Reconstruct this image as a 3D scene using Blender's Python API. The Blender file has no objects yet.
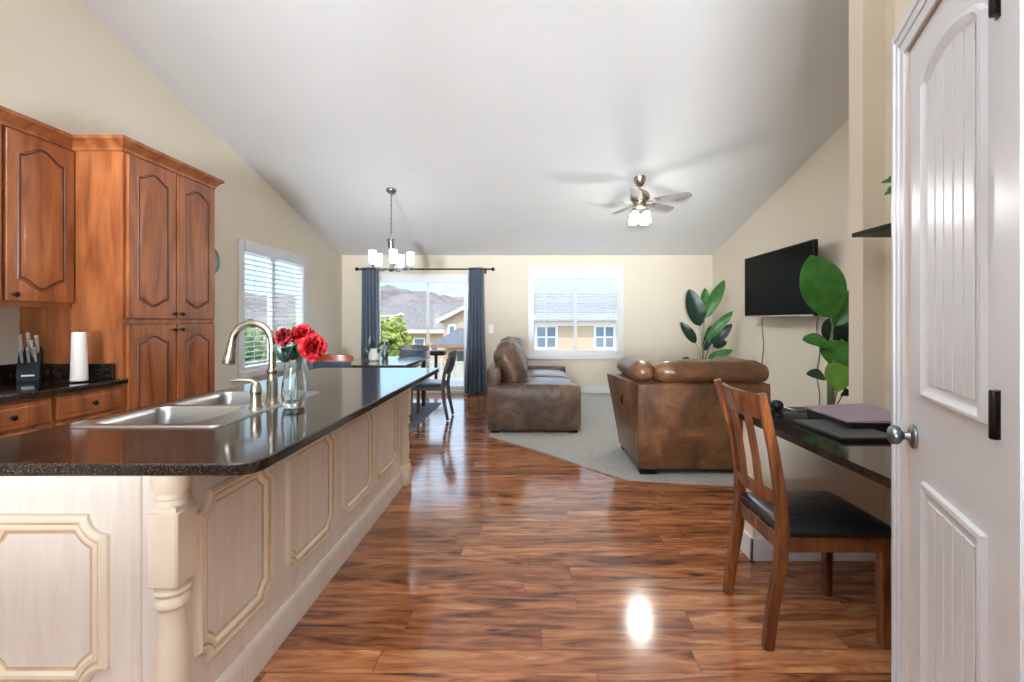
import bpy, bmesh, math, random
from mathutils import Vector, Matrix, noise
PI = math.pi
R = math.radians
S = bpy.context.scene
C = bpy.context.scene.collection
random.seed(7)

# ------------------------------------------------------------------ camera
F = 470.0                                   # focal length in pixels of a 1024 x 682 frame
cam = bpy.data.cameras.new('camera')
cam.sensor_width = 36.0
cam.lens = 36.0 * F / 1024.0
cam.shift_x = -18.0 / 1024.0
cam.shift_y = -20.0 / 1024.0
cam.clip_start = 0.02
cam.clip_end = 3000
camo = bpy.data.objects.new('camera', cam)
camo.location = (0, 0, 1.30)
camo.rotation_euler = (R(90), 0, 0)
C.objects.link(camo)
S.camera = camo

# ------------------------------------------------------------------ exposure
S.view_settings.view_transform = 'Standard'
S.view_settings.look = 'None'
S.view_settings.gamma = 1
S.view_settings.use_curve_mapping = False
S.view_settings.exposure = 0.33
S.cycles.use_denoising = True
S.cycles.max_bounces = 10
S.cycles.diffuse_bounces = 6
S.cycles.transparent_max_bounces = 24
S.cycles.sample_clamp_indirect = 6

# ------------------------------------------------------------------ world and sun
w = bpy.data.worlds.new('sky')
S.world = w
w.use_nodes = True
nt = w.node_tree
nt.nodes.clear()
tc = nt.nodes.new('ShaderNodeTexCoord')
sep = nt.nodes.new('ShaderNodeSeparateXYZ')
ramp = nt.nodes.new('ShaderNodeValToRGB')
bg = nt.nodes.new('ShaderNodeBackground')
out = nt.nodes.new('ShaderNodeOutputWorld')
nt.links.new(tc.outputs['Generated'], sep.inputs[0])
nt.links.new(sep.outputs['Z'], ramp.inputs[0])
nt.links.new(ramp.outputs[0], bg.inputs[0])
nt.links.new(bg.outputs[0], out.inputs[0])
cr = ramp.color_ramp
cr.elements[0].position = 0.0; cr.elements[0].color = (0.38, 0.47, 0.53, 1)
cr.elements[1].position = 1.0; cr.elements[1].color = (0.58, 0.78, 1.0, 1)
e = cr.elements.new(0.07); e.color = (0.23, 0.42, 0.53, 1)
e = cr.elements.new(0.25); e.color = (0.55, 0.74, 0.95, 1)
bg.inputs[1].default_value = 3.0

def lamp(name, kind, loc, energy, color=(1, 1, 1), **kw):
    l = bpy.data.lights.new(name, kind)
    l.energy = energy
    l.color = color
    rot = kw.pop('rot', None)
    for k, v in kw.items():
        setattr(l, k, v)
    o = bpy.data.objects.new(name, l)
    o.location = loc
    if rot: o.rotation_euler = rot
    C.objects.link(o)
    return o
lamp('sun', 'SUN', (0, -20, 40), 2.5, (1.0, 0.95, 0.88), angle=R(0.6), rot=(R(42), 0, R(-28)))
# added unseen fill discs behind the camera, aimed up to brighten ceiling and room
for x, y, z, ax, ay, az, e_, sp in ((-1.5, -1.9, 1.3, -1.7, 7.2, 3.3, 46, 47), (-0.2, -1.9, 1.3, 2.3, 7.2, 3.3, 52, 47), (-1.4, -0.5, 1.7, -1.4, -0.1, 3.5, 92, 120), (-0.25, -0.5, 1.7, 0.0, -0.1, 3.5, 92, 120)):
    d_ = Vector((ax, ay, az)) - Vector((x, y, z))
    lamp('added_fill_disc', 'AREA', (x, y, z), e_, (0.89, 0.95, 1.0), shape='DISK', size=0.7, spread=R(sp), rot=d_.to_track_quat('-Z', 'Y').to_euler())

# ------------------------------------------------------------------ materials
def lin(c):
    c /= 255.0
    return c / 12.92 if c <= 0.04045 else ((c + 0.055) / 1.055) ** 2.4
def rgb(r, g, b): return (lin(r), lin(g), lin(b), 1.0)

class Mat:
    def __init__(s, name):
        s.m = bpy.data.materials.new(name); s.m.use_nodes = True
        s.t = s.m.node_tree; s.t.nodes.clear()
        s.out = s.t.nodes.new('ShaderNodeOutputMaterial')
    def n(s, typ, **kw):
        x = s.t.nodes.new('ShaderNode' + typ)
        for k, v in kw.items():
            if k.startswith('i_'):
                key = k[2:]
                key = int(key) if key.isdigit() else key.replace('_', ' ')
                x.inputs[key].default_value = v
            else: setattr(x, k, v)
        return x
    def l(s, a, b): s.t.links.new(a, b)
    def bsdf(s, rough=0.5, metal=0.0, col=None, spec=0.5):
        b = s.n('BsdfPrincipled')
        b.inputs['Roughness'].default_value = rough
        b.inputs['Metallic'].default_value = metal
        b.inputs['Specular IOR Level'].default_value = spec
        if col: b.inputs['Base Color'].default_value = col
        s.l(b.outputs[0], s.out.inputs[0])
        s.b = b
        return b
    def coords(s, scale=(1, 1, 1), rot=(0, 0, 0), kind='Object'):
        t = s.n('TexCoord'); m = s.n('Mapping')
        m.inputs['Scale'].default_value = scale
        m.inputs['Rotation'].default_value = rot
        s.l(t.outputs[kind], m.inputs[0])
        return m.outputs[0]
    def ramp(s, fac, stops):
        r = s.n('ValToRGB')
        el = r.color_ramp.elements
        el[0].position, el[0].color = stops[0]
        el[1].position, el[1].color = stops[-1]
        for p, c in stops[1:-1]:
            q = el.new(p); q.color = c
        s.l(fac, r.inputs[0])
        return r.outputs[0]
    def bump(s, h, strength=0.2, dist=0.01):
        b = s.n('Bump'); b.inputs['Strength'].default_value = strength
        b.inputs['Distance'].default_value = dist
        s.l(h, b.inputs['Height']); s.l(b.outputs[0], s.b.inputs['Normal'])

def plain(name, c, rough=0.5, metal=0.0, spec=0.5, var=0.06, scale=6.0, bump=0.0, bscale=60):
    m = Mat(name); b = m.bsdf(rough, metal, c, spec)
    v = m.coords()
    n = m.n('TexNoise', i_Scale=scale, i_Detail=3.0)
    m.l(v, n.inputs['Vector'])
    lo = tuple(x * (1 - var) for x in c[:3]) + (1,)
    hi = tuple(min(1, x * (1 + var)) for x in c[:3]) + (1,)
    m.l(m.ramp(n.outputs[0], [(0.3, lo), (0.7, hi)]), b.inputs['Base Color'])
    if bump:
        n2 = m.n('TexNoise', i_Scale=bscale, i_Detail=2.0)
        m.l(v, n2.inputs['Vector']); m.bump(n2.outputs[0], bump, 0.004)
    return m.m

def wood(name, stops, rough=0.3, scale=(6, 6, 0.8), rot=(0, 0, 0), nscale=3.0, coat=0.0, bump=0.05):
    m = Mat(name); b = m.bsdf(rough)
    v = m.coords(scale, rot)
    n = m.n('TexNoise', i_Scale=nscale, i_Detail=6.0, i_Roughness=0.6, i_Distortion=0.6)
    m.l(v, n.inputs['Vector'])
    m.l(m.ramp(n.outputs[0], stops), b.inputs['Base Color'])
    b.inputs['Coat Weight'].default_value = coat
    b.inputs['Coat Roughness'].default_value = 0.12
    m.bump(n.outputs[0], bump, 0.003)
    return m.m

def granite(name):
    m = Mat(name); b = m.bsdf(0.10, 0, None, 0.5)
    v = m.coords()
    n = m.n('TexNoise', i_Scale=190.0, i_Detail=2.0, i_Roughness=0.6)
    n2 = m.n('TexVoronoi', i_Scale=170.0)
    m.l(v, n.inputs['Vector']); m.l(v, n2.inputs['Vector'])
    c1 = m.ramp(n.outputs[0], [(0.42, rgb(13, 12, 12)), (0.54, rgb(34, 28, 25)), (0.64, rgb(86, 66, 52)), (0.76, rgb(112, 92, 76))])
    c2 = m.ramp(n2.outputs['Distance'], [(0.08, rgb(104, 86, 72)), (0.24, rgb(24, 21, 20)), (1.0, rgb(18, 16, 16))])
    mx = m.n('MixRGB'); mx.inputs[0].default_value = 0.30
    m.l(c1, mx.inputs[1]); m.l(c2, mx.inputs[2]); m.l(mx.outputs[0], b.inputs['Base Color'])
    return m.m

def floor_mat():
    m = Mat('laminate_planks'); b = m.bsdf(0.13, 0, None, 0.65)
    v0 = m.coords()
    sx = m.n('SeparateXYZ'); m.l(v0, sx.inputs[0])
    dv = m.n('Math', operation='DIVIDE'); dv.inputs[1].default_value = 0.124; m.l(sx.outputs[1], dv.inputs[0])
    fl = m.n('Math', operation='FLOOR'); m.l(dv.outputs[0], fl.inputs[0])
    wn = m.n('TexWhiteNoise', noise_dimensions='1D'); m.l(fl.outputs[0], wn.inputs['W'])
    sh = m.n('Math', operation='MULTIPLY_ADD'); sh.inputs[1].default_value = 1.22; m.l(wn.outputs['Value'], sh.inputs[0]); m.l(sx.outputs[0], sh.inputs[2])
    cv = m.n('CombineXYZ'); m.l(sh.outputs[0], cv.inputs[0]); m.l(sx.outputs[1], cv.inputs[1]); m.l(sx.outputs[2], cv.inputs[2])
    v = cv.outputs[0]
    br = m.n('TexBrick', offset=0.0, offset_frequency=2, squash=1.0)
    for k, val in (('Scale', 1.0), ('Mortar Size', 0.0010), ('Mortar Smooth', 0.2), ('Bias', 0.0), ('Brick Width', 1.22), ('Row Height', 0.124)):
        br.inputs[k].default_value = val
    br.inputs['Color1'].default_value = (0, 0, 0, 1)
    br.inputs['Color2'].default_value = (1, 1, 1, 1)
    br.inputs['Mortar'].default_value = (0.5, 0.5, 0.5, 1)
    m.l(v, br.inputs['Vector'])
    bw = m.n('RGBToBW'); m.l(br.outputs['Color'], bw.inputs[0])
    # a different grain for each plank: shift the noise by the plank's own random value
    cmb = m.n('CombineXYZ'); mul = m.n('Math', operation='MULTIPLY'); mul.inputs[1].default_value = 37.0
    m.l(bw.outputs[0], mul.inputs[0]); m.l(mul.outputs[0], cmb.inputs[2]); m.l(mul.outputs[0], cmb.inputs[0])
    sc = m.n('VectorMath', operation='MULTIPLY'); sc.inputs[1].default_value = (1.5, 9.5, 1.0)
    m.l(v, sc.inputs[0])
    ad = m.n('VectorMath', operation='ADD'); m.l(sc.outputs[0], ad.inputs[0]); m.l(cmb.outputs[0], ad.inputs[1])
    n = m.n('TexNoise', i_Scale=1.6, i_Detail=7.0, i_Roughness=0.62, i_Distortion=1.1)
    m.l(ad.outputs[0], n.inputs['Vector'])
    grain = m.ramp(n.outputs[0], [(0.27, rgb(36, 20, 14)), (0.345, rgb(88, 50, 31)), (0.43, rgb(138, 84, 53)), (0.56, rgb(176, 117, 77)), (0.72, rgb(206, 154, 110))])
    tint = m.ramp(bw.outputs[0], [(0.0, (0.60, 0.52, 0.48, 1)), (0.5, (0.90, 0.85, 0.82, 1)), (1.0, (1.16, 1.10, 1.04, 1))])
    mx = m.n('MixRGB', blend_type='MULTIPLY'); mx.inputs[0].default_value = 0.85
    m.l(grain, mx.inputs[1]); m.l(tint, mx.inputs[2])
    mo = m.n('MixRGB'); m.l(br.outputs['Fac'], mo.inputs[0]); m.l(mx.outputs[0], mo.inputs[1])
    mo.inputs[2].default_value = rgb(50, 26, 15)
    m.l(mo.outputs[0], b.inputs['Base Color'])
    m.bump(n.outputs[0], 0.04, 0.004)
    return m.m

def glass(name, tint=(1, 1, 1, 1), refl=1.0):
    m = Mat(name)
    t = m.n('BsdfTransparent'); t.inputs[0].default_value = tint
    g = m.n('BsdfGlossy'); g.inputs['Roughness'].default_value = 0.01
    f = m.n('Fresnel'); ge = m.n('NewGeometry'); ma = m.n('Math', operation='MULTIPLY_ADD')
    ma.inputs[1].default_value = 1 / 1.45 - 1.45; ma.inputs[2].default_value = 1.45
    m.l(ge.outputs['Backfacing'], ma.inputs[0]); m.l(ma.outputs[0], f.inputs[0])
    mul = m.n('Math', operation='MULTIPLY'); mul.inputs[1].default_value = refl
    m.l(f.outputs[0], mul.inputs[0])
    mx = m.n('MixShader'); m.l(mul.outputs[0], mx.inputs[0]); m.l(t.outputs[0], mx.inputs[1]); m.l(g.outputs[0], mx.inputs[2])
    m.l(mx.outputs[0], m.out.inputs[0])
    return m.m

def real_glass(name):
    m = Mat(name); b = m.bsdf(0.02, 0, (0.97, 0.99, 0.99, 1))
    b.inputs['Transmission Weight'].default_value = 1.0
    b.inputs['IOR'].default_value = 1.45
    return m.m

def emit(name, c, strength):
    m = Mat(name); b = m.bsdf(0.4, 0, c)
    b.inputs['Emission Color'].default_value = c
    b.inputs['Emission Strength'].default_value = strength
    return m.m

def leather(name, stops, rough=0.36, scale=4.0):
    m = Mat(name); b = m.bsdf(rough)
    v = m.coords()
    n = m.n('TexNoise', i_Scale=scale, i_Detail=6.0, i_Roughness=0.65, i_Distortion=0.8)
    m.l(v, n.inputs['Vector'])
    m.l(m.ramp(n.outputs[0], stops), b.inputs['Base Color'])
    n2 = m.n('TexNoise', i_Scale=9.0, i_Detail=5.0, i_Distortion=0.5); m.l(v, n2.inputs['Vector'])
    m.bump(n2.outputs[0], 0.35, 0.02)
    return m.m

def leafmat(name, c, c2, rough=0.35):
    m = Mat(name); b = m.bsdf(rough)
    v = m.coords()
    n = m.n('TexNoise', i_Scale=14.0, i_Detail=3.0); m.l(v, n.inputs['Vector'])
    m.l(m.ramp(n.outputs[0], [(0.3, c), (0.7, c2)]), b.inputs['Base Color'])
    return m.m

def siding(name, c, pitch=0.2):
    m = Mat(name); b = m.bsdf(0.7, 0, c)
    v = m.coords()
    wv = m.n('TexWave', wave_type='BANDS', bands_direction='Z', wave_profile='SAW')
    wv.inputs['Scale'].default_value = 0.314 / pitch
    m.l(v, wv.inputs['Vector'])
    lo = tuple(x * 0.86 for x in c[:3]) + (1,)
    m.l(m.ramp(wv.outputs[0], [(0.0, lo), (0.12, c), (1.0, c)]), b.inputs['Base Color'])
    return m.m

M = {}
M['wall'] = plain('cream_wall_paint', rgb(228, 218, 200), 0.75, var=0.015, scale=1.2, bump=0.05, bscale=160)
M['ceiling'] = plain('white_ceiling_paint', rgb(226, 226, 226), 0.8, var=0.015, scale=1.5, bump=0.05, bscale=120)
M['white'] = plain('white_trim_paint', rgb(230, 230, 231), 0.32, var=0.01)
M['door'] = plain('white_door_paint', rgb(216, 218, 222), 0.28, var=0.01)
M['floor'] = floor_mat()
M['carpet'] = plain('grey_carpet', rgb(178, 178, 172), 0.95, var=0.16, scale=45, bump=0.6, bscale=300, spec=0.1)
M['rug'] = plain('grey_flat_rug', rgb(120, 124, 130), 0.95, var=0.12, scale=60, bump=0.3, bscale=260, spec=0.1)
M['granite'] = granite('dark_granite')
M['cherry'] = wood('cherry_wood', [(0.28, rgb(100, 52, 27)), (0.45, rgb(140, 79, 43)), (0.60, rgb(164, 98, 56)), (0.78, rgb(182, 118, 70))], 0.30, (5, 5, 0.7), nscale=2.2, coat=0.25)
M['glaze'] = plain('dark_wood_glaze', rgb(74, 34, 16), 0.35)
M['cream'] = wood('cream_cabinet_paint', [(0.3, rgb(226, 213, 200)), (0.5, rgb(233, 222, 210)), (0.7, rgb(238, 229, 219))], 0.45, (14, 14, 1.2), nscale=2, bump=0.02)
M['cream_mould'] = plain('cream_moulding_paint', rgb(238, 223, 200), 0.42, var=0.03, scale=6)
M['cream_glaze'] = plain('tan_cabinet_glaze', rgb(206, 178, 140), 0.45, var=0.15, scale=14)
M['steel'] = plain('brushed_steel', rgb(178, 178, 176), 0.28, 1.0, var=0.04)
M['nickel'] = plain('brushed_nickel', rgb(176, 168, 152), 0.26, 1.0, var=0.04)
M['grey_nickel'] = plain('grey_nickel', rgb(128, 136, 140), 0.3, 1.0, var=0.04)
M['bronze'] = plain('dark_bronze', rgb(40, 36, 36), 0.3, 0.8)
M['chrome'] = plain('polished_chrome', rgb(200, 200, 200), 0.1, 1.0, var=0.02)
M['black'] = plain('black_plastic', rgb(13, 14, 15), 0.45, spec=0.3)
M['screen'] = plain('black_screen', rgb(5, 6, 8), 0.22, var=0.02, spec=0.03)
M['leather'] = leather('brown_leather', [(0.30, rgb(66, 44, 30)), (0.5, rgb(104, 70, 45)), (0.72, rgb(138, 98, 66))], 0.30)
M['leather2'] = leather('taupe_leather', [(0.30, rgb(66, 50, 40)), (0.5, rgb(98, 76, 60)), (0.72, rgb(134, 106, 82))], 0.32)
M['dark_leather'] = leather('black_leather', [(0.3, rgb(16, 17, 18)), (0.7, rgb(32, 33, 34))], 0.3, 8)
M['sky_sheen_leather'] = leather('sky_sheen_leather', [(0.3, rgb(44, 58, 74)), (0.7, rgb(74, 92, 110))], 0.35, 8)  # dark chair leather, blue-grey sky reflection put into its colour
M['chairwood'] = wood('red_brown_wood', [(0.3, rgb(58, 30, 18)), (0.5, rgb(98, 53, 28)), (0.75, rgb(142, 82, 42))], 0.26, (7, 7, 1.0), nscale=3, coat=0.3)
M['orangewood'] = wood('warm_cherry_rail', [(0.3, rgb(110, 44, 18)), (0.5, rgb(150, 62, 24)), (0.75, rgb(172, 84, 34))], 0.28, (2, 7, 7), nscale=3, coat=0.3)
M['backlit_wood'] = wood('backlit_grey_wood', [(0.3, rgb(82, 76, 76)), (0.7, rgb(120, 112, 110))], 0.35, (7, 7, 1.0), nscale=3)  # dining chair wood greyed in its colour to look backlit
M['darktable'] = wood('dark_table_wood', [(0.3, rgb(44, 30, 24)), (0.7, rgb(78, 56, 44))], 0.14, (1, 7, 7), nscale=3, coat=0.4)
M['curtain'] = plain('slate_curtain_cloth', rgb(112, 122, 138), 0.9, var=0.1, scale=30, spec=0.2)
M['glass'] = glass('window_glass')
M['vase'] = real_glass('clear_vase_glass')
M['blind'] = plain('white_blind_slats', rgb(232, 236, 240), 0.5, var=0.01)
M['lampglass'] = emit('lit_frosted_glass', (1, 0.98, 0.95, 1), 3.2)
M['blade'] = wood('grey_fan_blade', [(0.3, rgb(128, 122, 120)), (0.7, rgb(160, 154, 150))], 0.5, (3, 12, 3), nscale=3)
M['leaf'] = leafmat('mid_green_leaf', rgb(40, 98, 32), rgb(64, 128, 46))
M['leaf_dark'] = leafmat('dark_green_leaf', rgb(16, 42, 36), rgb(28, 62, 44))
M['leaf_light'] = leafmat('bright_green_leaf', rgb(78, 124, 40), rgb(104, 150, 58))
M['stem'] = plain('pale_green_stem', rgb(120, 140, 110), 0.5)
M['pot'] = plain('white_ceramic_pot', rgb(220, 218, 212), 0.4)
M['soil'] = plain('dark_soil', rgb(50, 38, 30), 0.95, var=0.2, scale=40)
M['petal'] = leafmat('red_petals', rgb(158, 8, 18), rgb(200, 22, 32), 0.6)
M['petal_dark'] = leafmat('deep_red_petals', rgb(110, 12, 26), rgb(156, 30, 46), 0.6)
M['wax'] = plain('white_candle_wax', rgb(236, 230, 224), 0.5, var=0.02)
M['laptop'] = plain('space_grey_metal', rgb(96, 98, 98), 0.38, 0.6)
M['mauve'] = plain('mauve_folder', rgb(150, 132, 146), 0.45)
M['orange'] = plain('orange_tab', rgb(214, 140, 96), 0.5)
M['tan'] = siding('tan_siding', rgb(206, 178, 150))
M['tanhouse'] = plain('tan_stucco', rgb(200, 172, 144), 0.85)
M['offwhite'] = plain('offwhite_stucco', rgb(204, 196, 184), 0.85)
M['roof'] = plain('grey_roof_shingles', rgb(124, 117, 113), 0.95, var=0.2, scale=5, spec=0.05)
M['roof_blue'] = plain('blue_grey_patio_roof', rgb(106, 105, 110), 0.9, var=0.08, spec=0.05)
M['winglass'] = plain('dark_window_pane', rgb(120, 134, 150), 0.12, var=0.15, scale=1.0)
M['fascia'] = plain('brown_fascia', rgb(150, 112, 80), 0.7)
M['gutter'] = plain('pale_gutter', rgb(206, 196, 184), 0.6)
M['knife'] = plain('silver_knife_handle', rgb(206, 204, 200), 0.38, 0.35, var=0.04)
M['fence'] = plain('white_vinyl_fence', rgb(176, 170, 158), 0.5)
M['foliage'] = leafmat('yellow_green_foliage', rgb(112, 128, 30), rgb(164, 166, 66), 0.6)
M['foliage2'] = leafmat('green_foliage', rgb(70, 104, 48), rgb(126, 152, 84), 0.6)
M['bark'] = plain('brown_bark', rgb(90, 72, 56), 0.9, var=0.2, scale=12)
M['hill'] = plain('dry_hillside', rgb(124, 112, 108), 0.95, var=0.34, scale=0.05, spec=0.05)
M['ground'] = plain('dry_yard', rgb(168, 150, 122), 0.95, var=0.12, scale=0.4, spec=0.1)
M['deck'] = plain('grey_deck_boards', rgb(150, 146, 140), 0.7)

# ------------------------------------------------------------------ mesh helpers
def frame(o, u, v, n):
    m = Matrix.Identity(4)
    for i, a in enumerate((u, v, n)):
        a = Vector(a)
        for j in range(3): m[j][i] = a[j]
    for j in range(3): m[j][3] = o[j]
    return m

class MB:
    """collects shapes into one bmesh"""
    def __init__(s, smooth=35): s.b = bmesh.new(); s.mi = 0; s.smooth = smooth
    def merge(s, t, mtx=None):
        if mtx is not None: bmesh.ops.transform(t, matrix=mtx, verts=t.verts)
        vm = {}
        for v in t.verts: vm[v] = s.b.verts.new(v.co)
        for f in t.faces:
            try: nf = s.b.faces.new([vm[v] for v in f.verts]); nf.material_index = s.mi
            except ValueError: pass
        t.free()
        return s
    def box(s, x0, x1, y0, y1, z0, z1, bev=0.0, seg=2, mtx=None):
        t = bmesh.new()
        bmesh.ops.create_cube(t, size=1.0)
        for v in t.verts:
            v.co = Vector(((x0 + x1) / 2 + v.co.x * (x1 - x0), (y0 + y1) / 2 + v.co.y * (y1 - y0), (z0 + z1) / 2 + v.co.z * (z1 - z0)))
        if bev > 0:
            bev = min(bev, 0.45 * min(abs(x1 - x0), abs(y1 - y0), abs(z1 - z0)))
            bmesh.ops.bevel(t, geom=t.edges[:], offset=bev, segments=seg, profile=0.6, affect='EDGES')
        return s.merge(t, mtx)
    def prism(s, poly, h0, h1, mtx=None, bev=0.0):
        """poly in u,v extruded along n from h0 to h1"""
        t = bmesh.new()
        a = [t.verts.new((p[0], p[1], h0)) for p in poly]
        b = [t.verts.new((p[0], p[1], h1)) for p in poly]
        n = len(poly)
        t.faces.new(a[::-1]); t.faces.new(b)
        for i in range(n): t.faces.new((a[i], a[(i + 1) % n], b[(i + 1) % n], b[i]))
        bmesh.ops.recalc_face_normals(t, faces=t.faces)
        if bev: bmesh.ops.bevel(t, geom=t.edges[:], offset=bev, segments=2, affect='EDGES')
        return s.merge(t, mtx)
    def rings(s, rings, cap0=False, cap1=True, closed=True, mtx=None, mats=None):
        vs = []
        for r in rings:
            vs.append([s.b.verts.new((mtx @ Vector(p)) if mtx is not None else p) for p in r])
        n = len(rings[0])
        for k in range(len(vs) - 1):
            for i in range(n if closed else n - 1):
                j = (i + 1) % n
                f = s.b.faces.new((vs[k][i], vs[k][j], vs[k + 1][j], vs[k + 1][i]))
                f.material_index = mats[k] if mats else s.mi
        if cap0: f = s.b.faces.new(vs[0][::-1]); f.material_index = s.mi
        if cap1: f = s.b.faces.new(vs[-1]); f.material_index = s.mi
        return s
    def lathe(s, prof, c=(0, 0, 0), seg=24, cap0=True, cap1=True, mtx=None):
        rs = []
        for r, z in prof:
            r = max(r, 0.0004)
            rs.append([(c[0] + r * math.cos(2 * PI * i / seg), c[1] + r * math.sin(2 * PI * i / seg), c[2] + z) for i in range(seg)])
        return s.rings(rs, cap0, cap1, True, mtx)
    def tube(s, pts, r, seg=10, caps=True, flat=1.0):
        pts = [Vector(p) for p in pts]
        rad = r if isinstance(r, (list, tuple)) else [r] * len(pts)
        rs = []; prev = None
        for i, p in enumerate(pts):
            d = (pts[min(i + 1, len(pts) - 1)] - pts[max(i - 1, 0)]).normalized()
            if prev is None:
                a = Vector((0, 0, 1)) if abs(d.z) < 0.9 else Vector((1, 0, 0))
                u = d.cross(a).normalized()
            else: u = (prev - d * prev.dot(d)).normalized()
            v = d.cross(u); prev = u
            rs.append([tuple(p + u * (rad[i] * math.cos(2 * PI * k / seg)) + v * (rad[i] * flat * math.sin(2 * PI * k / seg))) for k in range(seg)])
        return s.rings(rs, caps, caps)
    def bar(s, p, q, wx, wy, side=(0, 1, 0), bev=0.004, w2=None):
        """rectangular bar from p to q; side is the direction of its wy width"""
        p, q = Vector(p), Vector(q)
        d = (q - p); L = d.length; d.normalize()
        sd = Vector(side); sd = (sd - d * sd.dot(d)).normalized()
        u = sd.cross(d)
        m = frame(p, u, sd, d)
        if w2 is None: return s.box(-wx / 2, wx / 2, -wy / 2, wy / 2, 0, L, bev, 1, m)
        a = [(-wx / 2, -wy / 2, 0), (wx / 2, -wy / 2, 0), (wx / 2, wy / 2, 0), (-wx / 2, wy / 2, 0)]
        b = [(-w2[0] / 2, -w2[1] / 2, L), (w2[0] / 2, -w2[1] / 2, L), (w2[0] / 2, w2[1] / 2, L), (-w2[0] / 2, w2[1] / 2, L)]
        return s.rings([a, b], True, True, True, m)
    def strip(s, pts, wx, wy, side=(0, 1, 0)):
        """rectangular section swept along a polyline (curved legs, rails)"""
        pts = [Vector(p) for p in pts]; rs = []
        sizes = wx if isinstance(wx, (list, tuple)) else [wx] * len(pts)
        for i, p in enumerate(pts):
            d = (pts[min(i + 1, len(pts) - 1)] - pts[max(i - 1, 0)]).normalized()
            sd = Vector(side); sd = (sd - d * sd.dot(d)).normalized(); u = sd.cross(d)
            a, b = sizes[i] / 2, wy / 2; c = min(a, b) * 0.3
            q = [(a - c, -b), (a, -b + c), (a, b - c), (a - c, b), (-a + c, b), (-a, b - c), (-a, -b + c), (-a + c, -b)]
            rs.append([tuple(p + u * x + sd * y) for x, y in q])
        return s.rings(rs, True, True)
    def rbox(s, lo, hi, r=0.05, n=6, puff=(0, 0, 0), mtx=None, wob=0.0, seed=0):
        """soft rounded box with crowned faces"""
        t = bmesh.new()
        bmesh.ops.create_cube(t, size=2.0)
        bmesh.ops.subdivide_edges(t, edges=t.edges[:], cuts=n, use_grid_fill=True)
        c = [(lo[i] + hi[i]) / 2 for i in range(3)]; h = [(hi[i] - lo[i]) / 2 for i in range(3)]
        rr = min([r] + [q * 0.98 for q in h])
        for v in t.verts:
            p = [math.sin(v.co[i] * PI / 4) / math.sin(PI / 4) for i in range(3)]
            q = Vector([p[i] * h[i] for i in range(3)])
            inner = Vector([max(-(h[i] - rr), min(h[i] - rr, q[i])) for i in range(3)])
            d = q - inner
            if d.length > 1e-6: q = inner + d.normalized() * rr
            for i in range(3):
                o = [j for j in range(3) if j != i]
                if abs(v.co[i]) > 0.999 or puff[i]:
                    q[i] += puff[i] * p[i] * max(0, 1 - p[o[0]] ** 2) * max(0, 1 - p[o[1]] ** 2)
            if wob: q += Vector(noise.noise_vector(q * 7 + Vector((seed * 3.1, seed * 1.7, 0)))) * wob
            v.co = q + Vector(c)
        return s.merge(t, mtx)
    def quad(s, a, b, c, d):
        f = s.b.faces.new([s.b.verts.new(p) for p in (a, b, c, d)]); f.material_index = s.mi
        return s

ROOT = {}
def mesh_obj(name, mb, mats, inv=None, base=False):
    mb_smooth = mb.smooth
    bmesh.ops.recalc_face_normals(mb.b, faces=mb.b.faces)
    if inv is not None: bmesh.ops.transform(mb.b, matrix=inv, verts=mb.b.verts)
    loc = None
    if base:
        xs = [v.co for v in mb.b.verts]
        loc = Vector(((min(v.x for v in xs) + max(v.x for v in xs)) / 2, (min(v.y for v in xs) + max(v.y for v in xs)) / 2, min(v.z for v in xs)))
        bmesh.ops.translate(mb.b, vec=-loc, verts=mb.b.verts)
    me = bpy.data.meshes.new(name)
    mb.b.to_mesh(me); mb.b.free()
    if not isinstance(mats, (list, tuple)): mats = [mats]
    for m in mats: me.materials.append(m)
    for p in me.polygons: p.use_smooth = True
    me.set_sharp_from_angle(angle=R(mb.smooth))
    o = bpy.data.objects.new(name, me)
    C.objects.link(o)
    if mb_smooth <= 40:
        wn_ = o.modifiers.new('weighted_normal', 'WEIGHTED_NORMAL'); wn_.keep_sharp = True
    if loc is not None: o.location = loc
    return o
def tag(o, label, cat, group=None, kind=None):
    o['label'] = label; o['category'] = cat
    if group: o['group'] = group
    if kind: o['kind'] = kind
    return o
def thing(name, label, cat, loc=(0, 0, 0), rotz=0.0, group=None):
    o = bpy.data.objects.new(name, None); C.objects.link(o)
    o.empty_display_size = 0.1
    o.location = loc; o.rotation_euler = (0, 0, rotz)
    ROOT[o.name] = (Matrix.Translation(loc) @ Matrix.Rotation(rotz, 4, 'Z')).inverted()
    return tag(o, label, cat, group)
def part(name, mb, mats, parent, world=True, label=None):
    """a part of a thing; world=True: shape was given in room coordinates"""
    top = parent
    while top.parent: top = top.parent
    inv = None
    if world:
        inv = ROOT.get(top.name)
        if inv is None: inv = Matrix.Translation(top.location).inverted()
    o = mesh_obj(name, mb, mats, inv)
    o.parent = parent
    if label: o['label'] = label
    return o
def single(name, mb, mats, label, cat, group=None, kind=None):
    return tag(mesh_obj(name, mb, mats, None, True), label, cat, group, kind)
def struct(name, mb, mats, label, cat):
    o = mesh_obj(name, mb, mats); ROOT[o.name] = Matrix.Identity(4)
    return tag(o, label, cat, None, 'structure')
def dup(root, loc, rotz=0.0, label=None, group=None):
    def rec(o, par):
        c = o.copy(); C.objects.link(c); c.parent = par
        for ch in list(o.children): rec(ch, c)
        return c
    r = rec(root, None); r.location = loc; r.rotation_euler = (0, 0, rotz)
    if label: r['label'] = label
    if group: r['group'] = group
    return r
def at(px, py, d):                         # a point of the photograph at depth d
    return Vector(((px - 530.0) * d / F, d, 1.30 - (py - 321.0) * d / F))

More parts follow.
